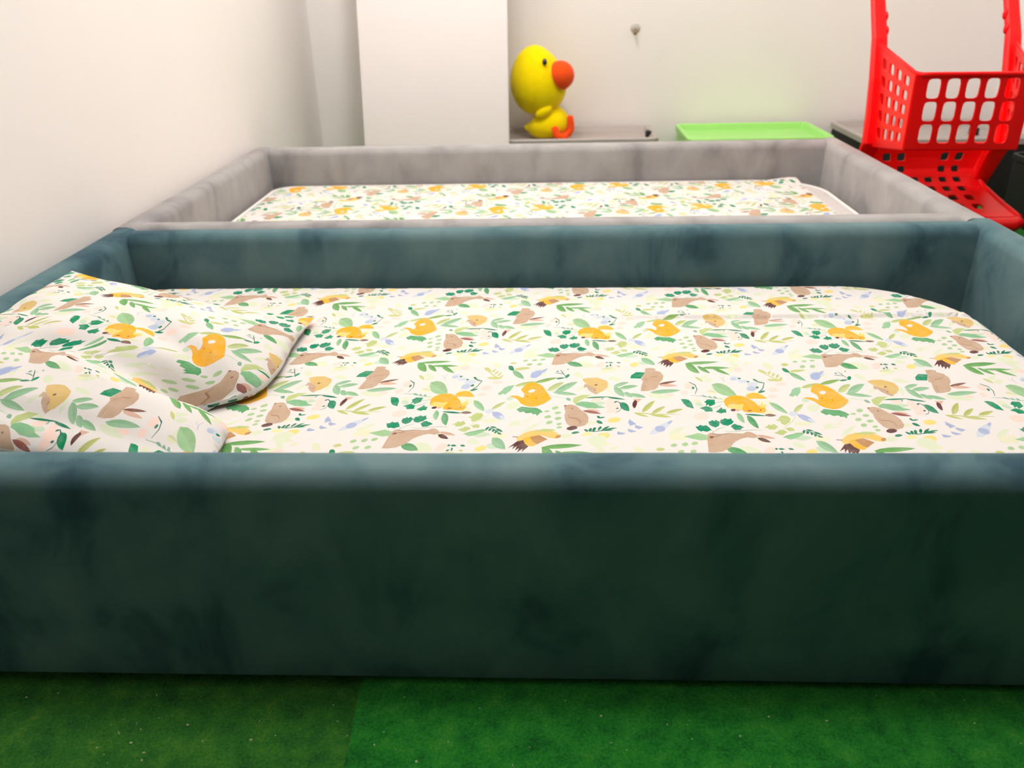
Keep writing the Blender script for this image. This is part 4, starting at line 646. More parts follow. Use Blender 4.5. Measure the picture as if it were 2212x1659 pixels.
('SG',"40.7 44.6 45.7 42.3 51 44.5 56.7 49 62.5 55.5 68.6 63.7 75 74.1 69.8 74.6 64.3 73 58.7 69.6 52.9 64.3 47 56.6"),
('SG+',"46.3 49.4 52 54.3 57.7 59.2 63.4 64.1 69.2 69.1 75 74.1 69.8 74.4 64.3 72.6 58.7 69.2 52.9 63.9 46.9 56.3 40.7 44.6"),
('SG',"37.4 43.7 42 38.7 47.5 35.9 53.4 34.2 59.6 33.4 66.1 33.5 73 34.5 68.1 38.5 62.8 41.6 57.2 44 51.1 45.3 44.6 45.6"),
('SG+',"43.3 42.1 49.3 40.6 55.3 39 61.2 37.5 67.1 36 73 34.5 68.1 38.4 62.7 41.5 57.1 43.8 51.1 45.1 44.6 45.4 37.4 43.7"),
('SG2',"56.7 24.5 56.6 20.9 57.2 18.7 58.3 17.3 59.6 16.4 61.2 16.1 63.2 16.5 63 19.5 62.5 21.9 61.7 23.8 60.5 25 59 25.5"),
('SGP',"31.8 27.8 44.3 27.2 56.7 23.4 57.2 24.5 45.2 29.5 32.1 29"),
('TA',"82.5 56.1 87.5 58.1 89.1 49.2 94.4 40.1 99.4 35.1 107.1 44.3 103.8 56 94.5 64 84.5 68"),
('HG',"86 69.6 93.4 61 99.4 56 100.4 40.1 108.7 43.9 116.5 55.9 118.9 67.8 117.3 77.9 110.5 83.5 103.4 88.3 90.5 87.3 81.7 83.3"),
('BR',"103 66.1 102.5 66.9 101.5 67.2 100.3 66.5 99.2 65.4 98.8 64.1 99.1 63 99.8 62.4 100.9 62.5 102.1 63.4 102.9 64.7"),
('BT',"100 50.9 99.8 52.1 99.2 52.3 98.1 51.5 97.3 50 96.5 48.3 96.4 47 96.8 45.9 97.6 46.2 98.8 47.6 99.6 49.2"),
('DGk',"49.8 114.6 53.1 102.4 58.1 89.8 58.6 90.7 54.2 104.2 50.4 115.5"),
('DGk',"55.7 113 51.5 103.4 51.8 103.2 56 112.7"),
('DGk',"41.7 102.9 47.8 102.4 53.3 99.6 53.7 100.6 48.5 104.3 42 103.8"),
('DG2',"63.6 97.6 63.4 100.2 61.6 99.9 59.7 98.5 57.9 95.6 56.5 92 56.6 89.1 57.3 86.9 59 87.4 61 90.2 62.9 93.7"),
('DG',"42.8 85.2 44.6 83.7 46.7 83.4 49 83.8 51.5 84.8 54 86.2 56.8 88.2 54.9 89.2 52.8 89.6 50.6 89.5 48.2 88.9 45.7 87.7"),
('SG2',"47.9 111.5 47.4 112.2 46.3 112.7 45.1 111.9 44 110.6 43.6 108.9 43.7 107.4 44.5 106.9 45.6 106.8 47 108.2 47.5 109.7"),
('SG2',"62.9 117.2 62.6 118.1 61.9 118.2 61.2 117.7 60.3 116.7 60 115.4 60 114.4 60.5 113.9 61.3 114 62.1 114.9 62.6 116.1"),
('G2',"59.5 140.3 61.5 132.4 64.8 127.9 68.8 125.2 73.4 123.8 78.4 123.7 84.1 125 81.7 131.4 78.7 136.3 75.1 140.1 70.8 142.4 65.9 143"),
('G2+',"63.7 137.7 67.8 135.1 71.9 132.6 76 130.1 80.1 127.5 84.1 125 81.7 131.2 78.6 136.1 74.9 139.8 70.7 142.1 65.8 142.8 59.5 140.3"),
('DG',"119.9 138.6 119.7 136.7 120 135.8 120.6 135.4 121.3 135.3 122.1 135.6 123.2 136.4 123.2 137.9 122.9 138.9 122.5 139.6 121.9 139.9 121.1 139.7"),
('DG',"123.8 137.9 124.5 136.1 125.5 135.3 126.8 134.9 128.2 135 129.8 135.4 131.5 136.3 130.7 137.7 129.7 138.7 128.5 139.3 127.2 139.5 125.7 139.2"),
('DG',"125.7 131.9 125.1 129.4 124.9 127.6 125.1 126.2 125.5 125.1 126 124.3 126.8 123.8 127.3 126 127.5 127.9 127.5 129.5 127.3 130.8 126.8 131.7"),
('DG',"118.9 124.7 119.2 123.4 119.8 123.1 120.6 123.2 121.4 123.8 122.4 124.7 123.5 126 123.1 126.9 122.6 127.4 121.9 127.5 121.1 127.2 120.2 126.4"),
('DG',"136 138.5 136.5 136.5 137.4 135.4 138.4 134.8 139.7 134.7 141.1 134.9 142.8 135.5 142.1 137.1 141.3 138.3 140.4 139.2 139.2 139.6 137.8 139.5"),
('YG',"135.4 125.9 135.7 124 136.4 123.1 137.3 122.7 138.4 122.6 139.6 122.9 141 123.7 140.6 125.1 139.9 126.2 139.2 126.9 138.2 127.2 137 127"),
('SG',"175.4 157.3 175.4 146.7 177.3 139.7 180.3 134.6 184.1 131 188.6 128.7 194 128 193.3 136.9 191.8 144.3 189.4 150.5 186.2 155.2 181.8 158"),
('SG+',"178.6 152.3 181.7 147.4 184.8 142.5 187.9 137.6 191 132.8 194 128 193.2 136.8 191.6 144.1 189.2 150.2 186 154.9 181.7 157.8 175.4 157.3"),
('MG2',"140.8 163.9 144 161.2 148 161.7 152.4 163.7 157.2 167.2 162.3 171.8 167.9 177.8 164.4 179.2 160.5 179.2 156.3 178 151.7 175.4 146.6 171.1"),
('MG2+',"145.3 166.2 149.8 168.5 154.3 170.8 158.8 173.1 163.4 175.5 167.9 177.8 164.4 179.1 160.4 178.9 156.2 177.7 151.6 175.1 146.6 170.9 140.8 163.9"),
('YB',"208.4 149 215.3 150.1 225.3 160.3 237.1 165.9 245.4 161.2 248.8 158.4 258.9 156 265.3 162.8 257 174.5 245 179.4 231.4 178.8 219.5 173.1 206.9 158.8"),
('OR2',"215.8 147.8 219.2 137.7 228.3 135.4 234.5 143.2 229.1 145.5 225.8 161.4 215.5 156.9"),
('BT',"228.7 146.6 233.5 140.9 247.4 154.3 236.9 165.4 224.4 160.3"),
('BRD',"204.6 137.9 202.2 128 208.2 136.7 206.1 125.3 211.3 131.2 208.7 120.9 215.9 130 214.5 121.8 223 135.5 218 143.3 216.1 151.9 208.4 149 196.7 131.3"),
('BR',"201.6 159.5 208.8 158.9 209.5 160.5 202.3 161.1"),
('BT',"265.8 163.8 264.8 165.4 262.8 165.7 260.6 164.9 258.3 162.7 257 160.4 257.3 158.2 258.9 157.2 261.3 158 263.7 159.3 264.9 161.5"),
('DG2',"152.1 85.5 167.8 84.8 176.2 104.9 163.2 106.3 154.8 95.8"),
('TA',"175.1 102.4 167.6 81.7 170 77.2 165.3 57.6 163.6 45.6 172.2 45.5 183.5 49.3 189.6 57.5 192.1 69.4 199.3 81.5 202.1 94.2 199.3 106.4 191.7 111.8 193.2 117.2 187.8 119.8 178.1 118.8"),
('BR',"190.6 67 194.4 65.9 198.8 66.5 203.5 67.9 208.5 70.2 213.8 73 219.4 76.7 215.4 77.1 211 76.7 206.4 75.7 201.5 74 196.4 71.3"),
('TA2',"191.2 64.4 194.4 61 198.5 59.5 203 59 207.9 59.3 213.2 60.2 218.8 62.1 215.3 64.7 211.3 66.5 207 67.6 202.3 67.8 197.2 67.1"),
('BT2',"175 88.6 172.8 77.7 182 88.5 191.8 90.9 194.5 95.8 194.2 96.1 192.4 92.7 182.4 90.3 173.6 79.5 175.5 89"),
('BT2',"171.8 67.3 167.5 46.7 168 47.1 172.3 67.7"),
('SG',"125.7 61.4 128.4 58.8 131.8 58.9 135.6 60.4 139.8 63.2 144.3 67 149.2 72.1 146.2 73.6 142.9 73.8 139.3 73.1 135.3 71.1 130.9 67.6"),
('SG+',"129.6 63.2 133.5 64.9 137.4 66.7 141.3 68.5 145.3 70.3 149.2 72.1 146.2 73.5 142.8 73.6 139.2 72.8 135.2 70.8 130.8 67.4 125.7 61.4"),
('SG',"126.2 58.8 125.6 49.2 126.8 42.4 128.8 37.1 131.6 32.9 135 29.8 139.2 28 139.1 36.2 138.3 43.2 136.8 49.4 134.5 54.4 131.2 58"),
('SG+',"128.4 53.6 130.6 48.4 132.8 43.2 134.9 38.1 137.1 33 139.2 28 139 36 138.1 43 136.6 49.2 134.3 54.2 131.1 57.8 126.2 58.8"),
('SG',"133.3 54.9 136.4 51.5 140.5 50.8 145 51.7 150.1 53.7 155.5 56.8 161.4 61.2 157.9 63.5 153.9 64.5 149.6 64.4 144.8 63.2 139.5 60.4"),
('SG+',"138 55.9 142.6 57 147.3 58 152 59.1 156.7 60.1 161.4 61.2 157.8 63.4 153.9 64.3 149.5 64.2 144.7 62.9 139.5 60.2 133.3 54.9"),
('SG',"139.5 42.2 139.3 36.2 140.4 32.3 142.1 29.4 144.3 27.5 147 26.3 150.3 26 149.9 31.1 149 35.3 147.7 38.7 145.8 41.3 143.2 42.8"),
('SG+',"141.3 39.5 143.1 36.8 144.9 34.1 146.7 31.4 148.5 28.7 150.3 26 149.9 31 149 35.1 147.6 38.6 145.7 41.1 143.2 42.7 139.5 42.2"),
('SG',"145.6 37.4 147.9 31.9 151.2 28.6 155.1 26.4 159.4 25.2 164.2 24.8 169.4 25.4 166.8 29.9 163.7 33.5 160.1 36.3 156 38.2 151.4 38.9"),
('SG+',"149.6 35.4 153.6 33.4 157.6 31.4 161.6 29.4 165.5 27.4 169.4 25.4 166.8 29.8 163.6 33.4 160 36.1 155.9 38 151.3 38.7 145.6 37.4"),
('SG',"175.7 41.6 181.3 38 188.1 37.3 195.6 38 203.6 40 212 43.1 221.1 47.6 215.1 50.1 208.4 51.2 201.2 51.3 193.5 50.1 185.1 47.3"),
('SG+',"183.2 42.6 190.8 43.6 198.4 44.6 206 45.6 213.5 46.6 221.1 47.6 215 49.9 208.3 51 201.1 51 193.4 49.8 185.1 47.1 175.7 41.6"),
('DG',"82 25 87.8 24.1 94 24 100.3 24.5 106.8 25.3 113.3 26.5 120.1 28 114.1 28.6 108 28.7 101.8 28.6 95.4 28 88.8 26.9"),
('DG',"114.2 27.1 117.7 24 121.7 22 125.9 20.6 130.3 19.7 134.9 19.2 139.8 19.2 136.2 21.8 132.3 24 128.2 25.7 123.9 26.9 119.3 27.6"),
('SG2',"109.6 24.2 109.3 25.1 108.7 25.5 107.8 24.9 106.7 23.3 106.1 21.7 106 20.2 106.4 19.6 107.2 19.6 108.3 20.7 109.1 22.5"),
('YG2',"65.9 13.4 68.3 6 79.2 19.8 91.8 34.2 78.5 34.3 66.9 25.1"),
('TA',"53.7 -9.2 54.9 -16.3 53.1 -27 53.8 -38.6 56 -50.3 61.4 -57.3 70.7 -57.7 79.5 -54 84.4 -45.4 85.5 -31.9 83.1 -21.2 76.5 -12.4 72.3 -3.5 68 2.8 62 4.8 53.1 1.5"),
('MG',"70.2 1.9 76.7 -0.7 84.7 -6.1 96.7 -7.2 110.8 -4 100.8 1.4 97.6 8.1 87.6 12.7 77.9 13.9 69.4 7.8"),
('TA2',"82.8 -11 85.1 -14.2 88 -15.9 91.2 -16.7 94.7 -16.9 98.4 -16.5 102.5 -15.5 100 -13 97.2 -11.1 94.2 -9.8 90.8 -9.2 87.1 -9.3"),
('BRr',"78.3 -13.1 81.5 -17 85.3 -19.4 89.5 -21 93.9 -21.9 98.6 -22.3 103.6 -21.9 100.2 -18.7 96.5 -16.2 92.6 -14.1 88.3 -12.8 83.6 -12.2"),
('BRD',"69.3 -58.1 67.2 -55.4 63.6 -55.3 59.5 -57 56.3 -59.6 55 -62.7 55.9 -65.4 59 -67.1 63.4 -66 66.7 -64.2 69.6 -61.2"),
('BT2',"58.5 -25.3 58.8 -33.5 69.2 -36.1 74 -44.3 72.4 -51.3 72.8 -51.1 75 -43.1 70 -34.4 59.6 -31.9 59 -24.7"),
('BR',"65.7 -6.2 65.4 -5.7 64.8 -5.6 64.1 -5.9 63.5 -6.6 63.2 -7.5 63.2 -8.4 63.7 -8.6 64.3 -8.6 65.1 -8 65.6 -7.1"),
('BR',"56.5 2.1 56.1 2.7 55.3 3 54.4 2.6 53.5 1.7 53.2 0.6 53.3 -0.2 54 -0.7 54.9 -0.5 55.8 0.2 56.5 1.2"),
('DG2',"131.6 10.4 130.3 1.7 130.9 -4.1 132.5 -8.4 134.9 -11.5 138 -13.5 141.9 -14.4 142.4 -7 142.1 -0.9 141.1 4.3 139.2 8.2 136.3 10.7"),
('DG2+',"133.3 6.2 135.1 2 136.8 -2.1 138.5 -6.2 140.2 -10.3 141.9 -14.4 142.3 -7.2 142 -1.1 140.9 4 139 8 136.2 10.5 131.6 10.4"),
('DGk',"126.8 14.4 130.5 7.6 131.2 -6.5 128.5 -13.1 122.3 -18 122.1 -19 128.8 -14.5 132.6 -5.2 131.9 9.5 127.5 15.5"),
('DGk',"127.4 13.6 126.9 14.6 125.9 14.6 124.7 14.3 123.8 13 123 11.5 123.3 10.4 123.8 9.5 125 9.8 126.3 10.9 127.1 12.2"),
('DGk',"128.1 -5.5 127.7 -4.8 126.9 -4.5 125.6 -5.2 124.6 -6.1 124.1 -7.3 124.3 -8.3 125.1 -8.8 126.2 -8.6 127.2 -8 128 -6.7"),
('TA2',"151.1 14 154.2 8.5 163 21.3 151.4 21.7"),
('BRD',"152.2 17.7 149.2 11 147.9 6 147.5 1.8 147.7 -1.7 148.5 -4.6 150.1 -6.8 152.3 -1 153.9 4.2 154.8 8.8 155.1 12.8 154.4 16"),
('YGf',"-251.5 -9.3 -246.8 -7.5 -242.8 -3.4 -239.2 2 -235.8 8.4 -232.6 15.8 -229.6 24.3 -234.2 21.5 -238.4 17.5 -242.3 12.7 -245.9 6.9 -249.1 -0.1"),
('YGf+',"-247.9 -3.8 -244.3 1.7 -240.7 7.3 -237.1 12.9 -233.4 18.6 -229.6 24.3 -234.1 21.3 -238.3 17.3 -242.2 12.5 -245.8 6.7 -249 -0.3 -251.5 -9.3"),
('YGf',"-239.3 -13.5 -235.2 -13.2 -231.4 -10.9 -227.7 -7.5 -224.1 -3.2 -220.5 1.8 -217 7.9 -221 6.7 -225 4.6 -228.8 1.8 -232.5 -2 -236 -6.7"),
('YGf+',"-235.6 -10 -231.9 -6.4 -228.2 -2.9 -224.5 0.7 -220.8 4.3 -217 7.9 -221 6.6 -224.9 4.4 -228.8 1.6 -232.4 -2.2 -236 -6.9 -239.3 -13.5"),
('YGf',"-219.6 -11.7 -215.5 -12.9 -211.3 -12.2 -207.1 -10.4 -202.9 -7.8 -198.6 -4.4 -194.2 -0.1 -198.4 0.3 -202.6 -0.2 -206.8 -1.4 -211.1 -3.5 -215.3 -6.6"),
('YGf+',"-215.4 -9.8 -211.2 -7.9 -207 -5.9 -202.7 -4 -198.5 -2 -194.2 -0.1 -198.4 0.2 -202.6 -0.3 -206.8 -1.6 -211.1 -3.7 -215.3 -6.8 -219.6 -11.7"),
('YGf',"-242.4 -14.7 -237.9 -18.8 -233.1 -21.2 -228.2 -22.7 -223.2 -23.5 -218 -23.6 -212.7 -23.1 -217.2 -19.7 -221.9 -17.1 -226.8 -15.1 -231.7 -13.8 -236.9 -13.4"),
('YGf',"-262.3 -11.6 -259.6 -15.4 -256.5 -18 -253.4 -19.9 -250.1 -21.2 -246.7 -22 -243.2 -22.3 -246 -19 -249 -16.3 -252.1 -14.1 -255.3 -12.4 -258.7 -11.4"),
('YGf',"-262.4 -11.7 -249.8 -13.3 -237.5 -16 -200.4 -15.9 -200.2 -14.7 -237.1 -13.5 -249.5 -10.8 -262.2 -10.5"),
('DG2',"-191.5 15.2 -187.8 5.6 -179.6 0.8 -179.8 17 -182.8 26.4 -187.7 28.7 -193.4 28.4"),
('DG',"77.9 -65.6 90 -70.9 102.8 -68.5 121 -60.7 121.3 -59.7 103.5 -66.4 90.9 -68.8 78.4 -64.5"),
('DG',"78.5 -63.8 78.4 -66.4 78.9 -68.2 79.6 -69.5 80.6 -70.4 81.8 -71 83.2 -71.2 83.1 -68.9 82.7 -67 82.2 -65.5 81.3 -64.3 80.2 -63.6"),
('DG',"86.1 -61 84.5 -64.3 83.9 -66.6 83.9 -68.3 84.3 -69.5 85.1 -70.3 86.3 -70.7 87.5 -67.8 88.2 -65.5 88.5 -63.5 88.4 -61.9 87.8 -60.9"),
('DG+',"86.1 -62.6 86.2 -64.2 86.2 -65.9 86.3 -67.5 86.3 -69.1 86.3 -70.7 87.4 -67.9 88.1 -65.5 88.4 -63.6 88.3 -62 87.7 -61 86.1 -61"),
('DG',"91.7 -58.9 89.7 -62.3 88.9 -64.7 88.7 -66.6 89 -68 89.7 -69 90.9 -69.6 92.4 -66.6 93.4 -64.1 93.9 -61.9 94 -60.2 93.4 -59"),
('DG+',"91.6 -60.7 91.4 -62.5 91.3 -64.3 91.2 -66 91.1 -67.8 90.9 -69.6 92.4 -66.6 93.3 -64.1 93.8 -62 93.9 -60.3 93.3 -59.1 91.7 -58.9"),
('DG',"100.5 -55.6 98.2 -58.2 97 -60.5 96.3 -62.5 96.1 -64.3 96.2 -66 96.9 -67.5 98.7 -65.1 100.1 -62.8 101.1 -60.7 101.6 -58.8 101.6 -57"),
('DG+',"99.9 -57.6 99.3 -59.6 98.7 -61.6 98.1 -63.6 97.5 -65.5 96.9 -67.5 98.7 -65.1 100 -62.9 101 -60.7 101.5 -58.8 101.5 -57 100.5 -55.6"),
('DG',"100 -67.5 102.1 -67.4 104.1 -66.1 106.2 -64.1 108.3 -61.6 110.3 -58.6 112.4 -55 110.4 -55.6 108.3 -56.8 106.2 -58.4 104.1 -60.6 102.1 -63.4"),
('DG+',"102.1 -65.4 104.1 -63.3 106.2 -61.3 108.3 -59.2 110.4 -57.1 112.4 -55 110.4 -55.7 108.3 -56.9 106.2 -58.5 104.1 -60.7 102.1 -63.5 100 -67.5"),
('DG',"103.2 -65.4 105.7 -66.2 108.6 -66 111.6 -65.2 114.8 -63.8 118.1 -62.1 121.7 -59.9 119 -59.5 116.2 -59.6 113.3 -60.1 110.2 -61.1 106.9 -62.7"),
('DG',"102.2 -67 104.1 -68.1 106.3 -68.5 108.7 -68.3 111.3 -67.8 113.9 -67 116.8 -65.9 114.7 -65.1 112.6 -64.6 110.2 -64.5 107.8 -64.8 105.1 -65.5"),
('DG',"97.3 -27.6 97 -30.3 97.2 -32 97.8 -33.3 98.6 -34.2 99.6 -34.7 100.9 -34.8 101 -32.5 100.9 -30.7 100.5 -29.1 99.8 -28 98.8 -27.4"),
('DG',"99.1 -33.3 100.2 -34.3 101.5 -34.5 103 -34.3 104.6 -33.7 106.3 -32.8 108.1 -31.6 107 -30.9 105.7 -30.6 104.3 -30.6 102.7 -30.9 101.1 -31.7"),
('DG',"95.7 -40.7 95.8 -44.3 96.7 -46.5 97.9 -48 99.5 -48.9 101.4 -49.3 103.6 -49.1 103.2 -46.1 102.5 -43.7 101.5 -41.8 100.1 -40.5 98.3 -39.9"),
('DG',"61 -73.9 62.1 -75.9 63.7 -76.5 65.5 -76.3 67.5 -75.6 69.8 -74.2 72.2 -72.3 71 -70.8 69.5 -70 67.8 -69.8 65.9 -70.1 63.7 -71.3"),
('BLg',"137.1 -47.1 138.8 -48.8 138.5 -54.8 147.9 -49.6 139.8 -36.2"),
('BLg',"145 -58.9 149.5 -63.8 156.7 -58.6 145.8 -51.7"),
('BLg',"134.9 -68.6 138.5 -72.6 146.9 -69.9 135.8 -62.3"),
('BLg',"120.5 -78.1 127.5 -78.1 132 -74.6 121.1 -69.6"),
('BL',"-225.9 -50.2 -228.5 -46.9 -232.7 -46.7 -236.7 -48.1 -238.8 -52.3 -239.3 -57.1 -237.7 -61.2 -234.7 -63.2 -230.8 -62.3 -227.4 -59.6 -225.6 -54.8"),
('BL',"-221.4 -40.8 -219.6 -41.3 -218.1 -40.6 -216.7 -39.2 -215.3 -37.2 -214.1 -34.8 -212.9 -31.8 -214.5 -31.8 -216.1 -32.3 -217.6 -33.4 -219 -35 -220.3 -37.3"),
('OLG',"29.8 -70.2 42.2 -67.5 36.8 -63.8 25.9 -63.1 11.1 -69.6"),
('LG',"45.7 -2.7 44.3 -0.8 42.1 -0.1 39.3 -1.8 36.8 -4 36.1 -7 36.7 -9.6 38.4 -11.1 41.1 -10.1 43.4 -8.7 45.5 -5.6"),
('LG',"33.2 -13.9 31.9 -12.6 29.7 -12.4 27.5 -13.2 25.8 -14.5 25 -16.1 26.1 -17.3 27.8 -18 30 -17.8 31.9 -16.8 33.5 -15.3"),
('LG',"48.5 -17.6 47.3 -16.1 45.1 -15.7 42.3 -16.7 40.2 -18.6 39.5 -20.9 40.3 -22.7 42.3 -23.4 44.8 -23.4 47.3 -21.8 49 -19.7"),
('LG',"34.9 -28.4 33.8 -26.6 31.5 -26.2 28.8 -27.6 26.5 -29.7 26.1 -32.3 26.3 -34.5 28.5 -35.2 31.2 -34.9 33.8 -33.2 35.2 -30.9"),
('LG',"48.8 -32.9 47.8 -31.5 45.4 -31 42.7 -31.8 40.4 -34 39.5 -36.3 40.7 -38.4 42.4 -39.5 44.9 -39 47.4 -37.4 49.2 -35.2"),
('LG',"37 -43.6 35.8 -41.8 33.6 -41.6 31.2 -42.1 29.2 -44.8 28 -47.6 28.6 -50.2 30.3 -51.2 32.8 -50.5 35.1 -48.8 36.6 -46.2"),
('LG',"49.2 -48.6 48.2 -47.2 46.3 -47 44.1 -47.6 42.3 -49.4 41.7 -51.3 42.5 -52.7 43.9 -53.5 45.9 -53.4 47.8 -52 49.1 -50.3"),
('LG',"49.1 -57.5 48.1 -56.5 46.1 -56.2 44.1 -56.8 42.5 -58.4 41.8 -60.3 42.4 -61.9 43.9 -62.4 45.9 -62.1 48.1 -61.1 49.3 -59.4"),
)

A1, A2 = Vector((410.0, -8.0)), Vector((217.0, 245.0))
MOTIFS = []
for _c, _s in PRINT:
    _v = [float(t) for t in _s.split()]
    MOTIFS.append((_c, [Vector((_v[i], _v[i+1])) for i in range(0, len(_v), 2)]))
CLOTH = lin(COLORS['WH'])

def clip_poly(q, x0, x1, y0, y1):
    for ax, lim, sg in ((0, x0, 1), (0, x1, -1), (1, y0, 1), (1, y1, -1)):
        out = []
        for k in range(len(q)):
            a, b = q[k-1], q[k]
            da, db = (a[ax]-lim)*sg, (b[ax]-lim)*sg
            if (da < 0) != (db < 0): out.append(a+(b-a)*(da/(da-db)))
            if db >= 0: out.append(b)
        q = out
        if len(q) < 3: return []
    return q

def cloth_patch(x0, x1, y0, y1, step, to_print, extra_y=(), keep=None):
    """flat cloth in metres cut along the outlines of the print; to_print(i,j,point) places one repeat.
    Returns points, triangles and one colour per triangle."""
    pts, faces, cols = [], [], []
    nx, ny = max(2, round((x1-x0)/step)), max(2, round((y1-y0)/step))
    ylist = sorted(set([y0+(y1-y0)*j/ny for j in range(ny+1)]+list(extra_y)))
    for y in ylist:
        for i in range(nx+1): pts.append(Vector((x0+(x1-x0)*i/nx, y)))
    n_off = 9
    for i in range(-n_off, n_off+1):
        for j in range(-n_off, n_off+1):
            cx, cy = to_print(i, j, Vector((0, 0)))
            if not (x0-0.35 < cx < x1+0.35 and y0-0.25 < cy < y1+0.25): continue
            for c, poly in MOTIFS:
                q = [Vector(to_print(i, j, p)) for p in poly]
                if min(p.x for p in q) <= x0+0.001 or max(p.x for p in q) >= x1-0.001 or min(p.y for p in q) <= y0+0.001 or max(p.y for p in q) >= y1-0.001:
                    q = clip_poly(q, x0+0.001, x1-0.001, y0+0.001, y1-0.001)
                    if len(q) < 3: continue
                b = len(pts)
                pts.extend(q)
                faces.append(list(range(b, b+len(q))))
                cols.append(c)
    edges = [(q[k-1], q[k]) for q in faces for k in range(len(q))]
    v, e, f, ov, oe, of = delaunay_2d_cdt(pts, edges, [], 0, 2e-5, False)
    va = np.array([(p.x, p.y) for p in v])
    cen = va[np.array(f)].mean(axis=1)
    colour = np.tile(np.array(CLOTH), (len(f), 1))
    order = np.argsort(cen[:, 0])
    xs = cen[order, 0]
    for q, c in zip(faces, cols):                       # later inks print over earlier ones
        poly = np.array([(pts[k].x, pts[k].y) for k in q])
        lo, hi = poly.min(axis=0), poly.max(axis=0)
        cand = order[np.searchsorted(xs, lo[0]):np.searchsorted(xs, hi[0])]
        cand = cand[(cen[cand, 1] > lo[1]) & (cen[cand, 1] < hi[1])]
        if not len(cand): continue
        px, py = cen[cand, 0][:, None], cen[cand, 1][:, None]
        ax, ay = poly[:, 0][None], poly[:, 1][None]
        bx, by = np.roll(poly[:, 0], -1)[None], np.roll(poly[:, 1], -1)[None]
        with np.errstate(divide='ignore', invalid='ignore'):
            hit = ((ay > py) != (by > py)) & (px < (bx-ax)*(py-ay)/(by-ay)+ax)
        colour[cand[hit.sum(axis=1) % 2 == 1]] = lin_cache[c]
    out = [tuple(c) for c in colour]
    return v, f, out
lin_cache = {k: (CLOTH if k == 'WH' else tuple(v**1.10*0.90 for v in lin(c))) for k, c in COLORS.items()}
lin_cache.update({k+'+': tuple(v*0.86 for v in c) for k, c in list(lin_cache.items())})       # second wash of the same ink along one half of a leaf

def paint(me, cols):
    at = me.attributes.new('print_color', 'FLOAT_COLOR', 'CORNER')
    data = []
    for p, c in zip(me.polygons, cols):
        for _ in range(p.loop_total): data.extend((c[0], c[1], c[2], 1.0))
    at.data.foreach_set('color', data)

def place_normal(i, j, p, off=(0.380, 0.980)):
    q = p+A1*i+A2*j
    return (q.x/1000+off[0], q.y/1000+off[1])

def rounded_sd(px, py, cx, cy, bx, by, radii):
    """signed distance to a rectangle with its own corner radius in each quadrant (bl, br, tl, tr)"""
    dx, dy = px-cx, py-cy
    r = radii[(1 if dx > 0 else 0)+(2 if dy > 0 else 0)]
    qx, qy = abs(dx)-bx+r, abs(dy)-by+r
    return min(max(qx, qy), 0)+math.hypot(max(qx, 0), max(qy, 0))-r

def wrap(p, box, radii, R, ztop, relief):
    cx, cy, bx, by = (box[0]+box[1])/2, (box[2]+box[3])/2, (box[1]-box[0])/2, (box[3]-box[2])/2
    sd = rounded_sd(p.x, p.y, cx, cy, bx, by, radii)
    d = sd+R
    if d <= 0: return Vector((p.x, p.y, ztop+relief(p.x, p.y)))
    h = 1e-4
    gx = (rounded_sd(p.x+h, p.y, cx, cy, bx, by, radii)-rounded_sd(p.x-h, p.y, cx, cy, bx, by, radii))/(2*h)
    gy = (rounded_sd(p.x, p.y+h, cx, cy, bx, by, radii)-rounded_sd(p.x, p.y-h, cx, cy, bx, by, radii))/(2*h)
    g = math.hypot(gx, gy) or 1
    gx, gy = gx/g, gy/g
    bx0, by0 = p.x-gx*d, p.y-gy*d
    a = d/R
    if a < math.pi/2: o, dz = R*math.sin(a), R*(1-math.cos(a))
    else: o, dz = R+0.001*math.sin((p.x+p.y)*70), R+(d-R*math.pi/2)
    rz = relief(bx0, by0)*max(0, 1-a)
    return Vector((bx0+gx*o, by0+gy*o, ztop+rz-dz))

def smoothstep(a, b, x):
    t = min(1, max(0, (x-a)/(b-a)))
    return t*t*(3-2*t)

def relief_front(x, y):
    z = 0.0012*noise.noise(Vector((x*2.2, y*9, 0.3)))+0.0008*noise.noise(Vector((x*5, y*16, 4.3)))
    yc = 1.318+0.006*x
    z += 0.0042*math.exp(-((y-yc)/0.006)**2)*smoothstep(-0.05, 0.3, x)      # pressed fold running along the sheet
    z -= 0.0022*math.exp(-((y-yc+0.011)/0.006)**2)*smoothstep(-0.05, 0.3, x)
    z += 0.0016*math.exp(-((y-1.12-0.01*x)/0.012)**2)
    z += 0.006*smoothstep(0.35, -0.65, x)*smoothstep(1.2, 1.46, y)              # sheet bunched up in the far left corner
    return z

v, f, cols = cloth_patch(-0.872, 0.815, 0.652, 1.562, 0.0125, place_normal, [1.300, 1.304, 1.308, 1.3115, 1.315, 1.318, 1.321, 1.3245, 1.328, 1.333])
sheet = mesh_obj('fitted_sheet', [wrap(p, (-0.800, 0.742, 0.722, 1.490), (0.07, 0.07, 0.05, 0.21), 0.026, 0.178, relief_front) for p in v], [tuple(t) for t in f], M_PRINT, None, True)
paint(sheet.data, cols)
tag(sheet, 'white woodland animal print fitted sheet on the mattress inside the teal bed', 'sheet', 'printed fitted sheets')

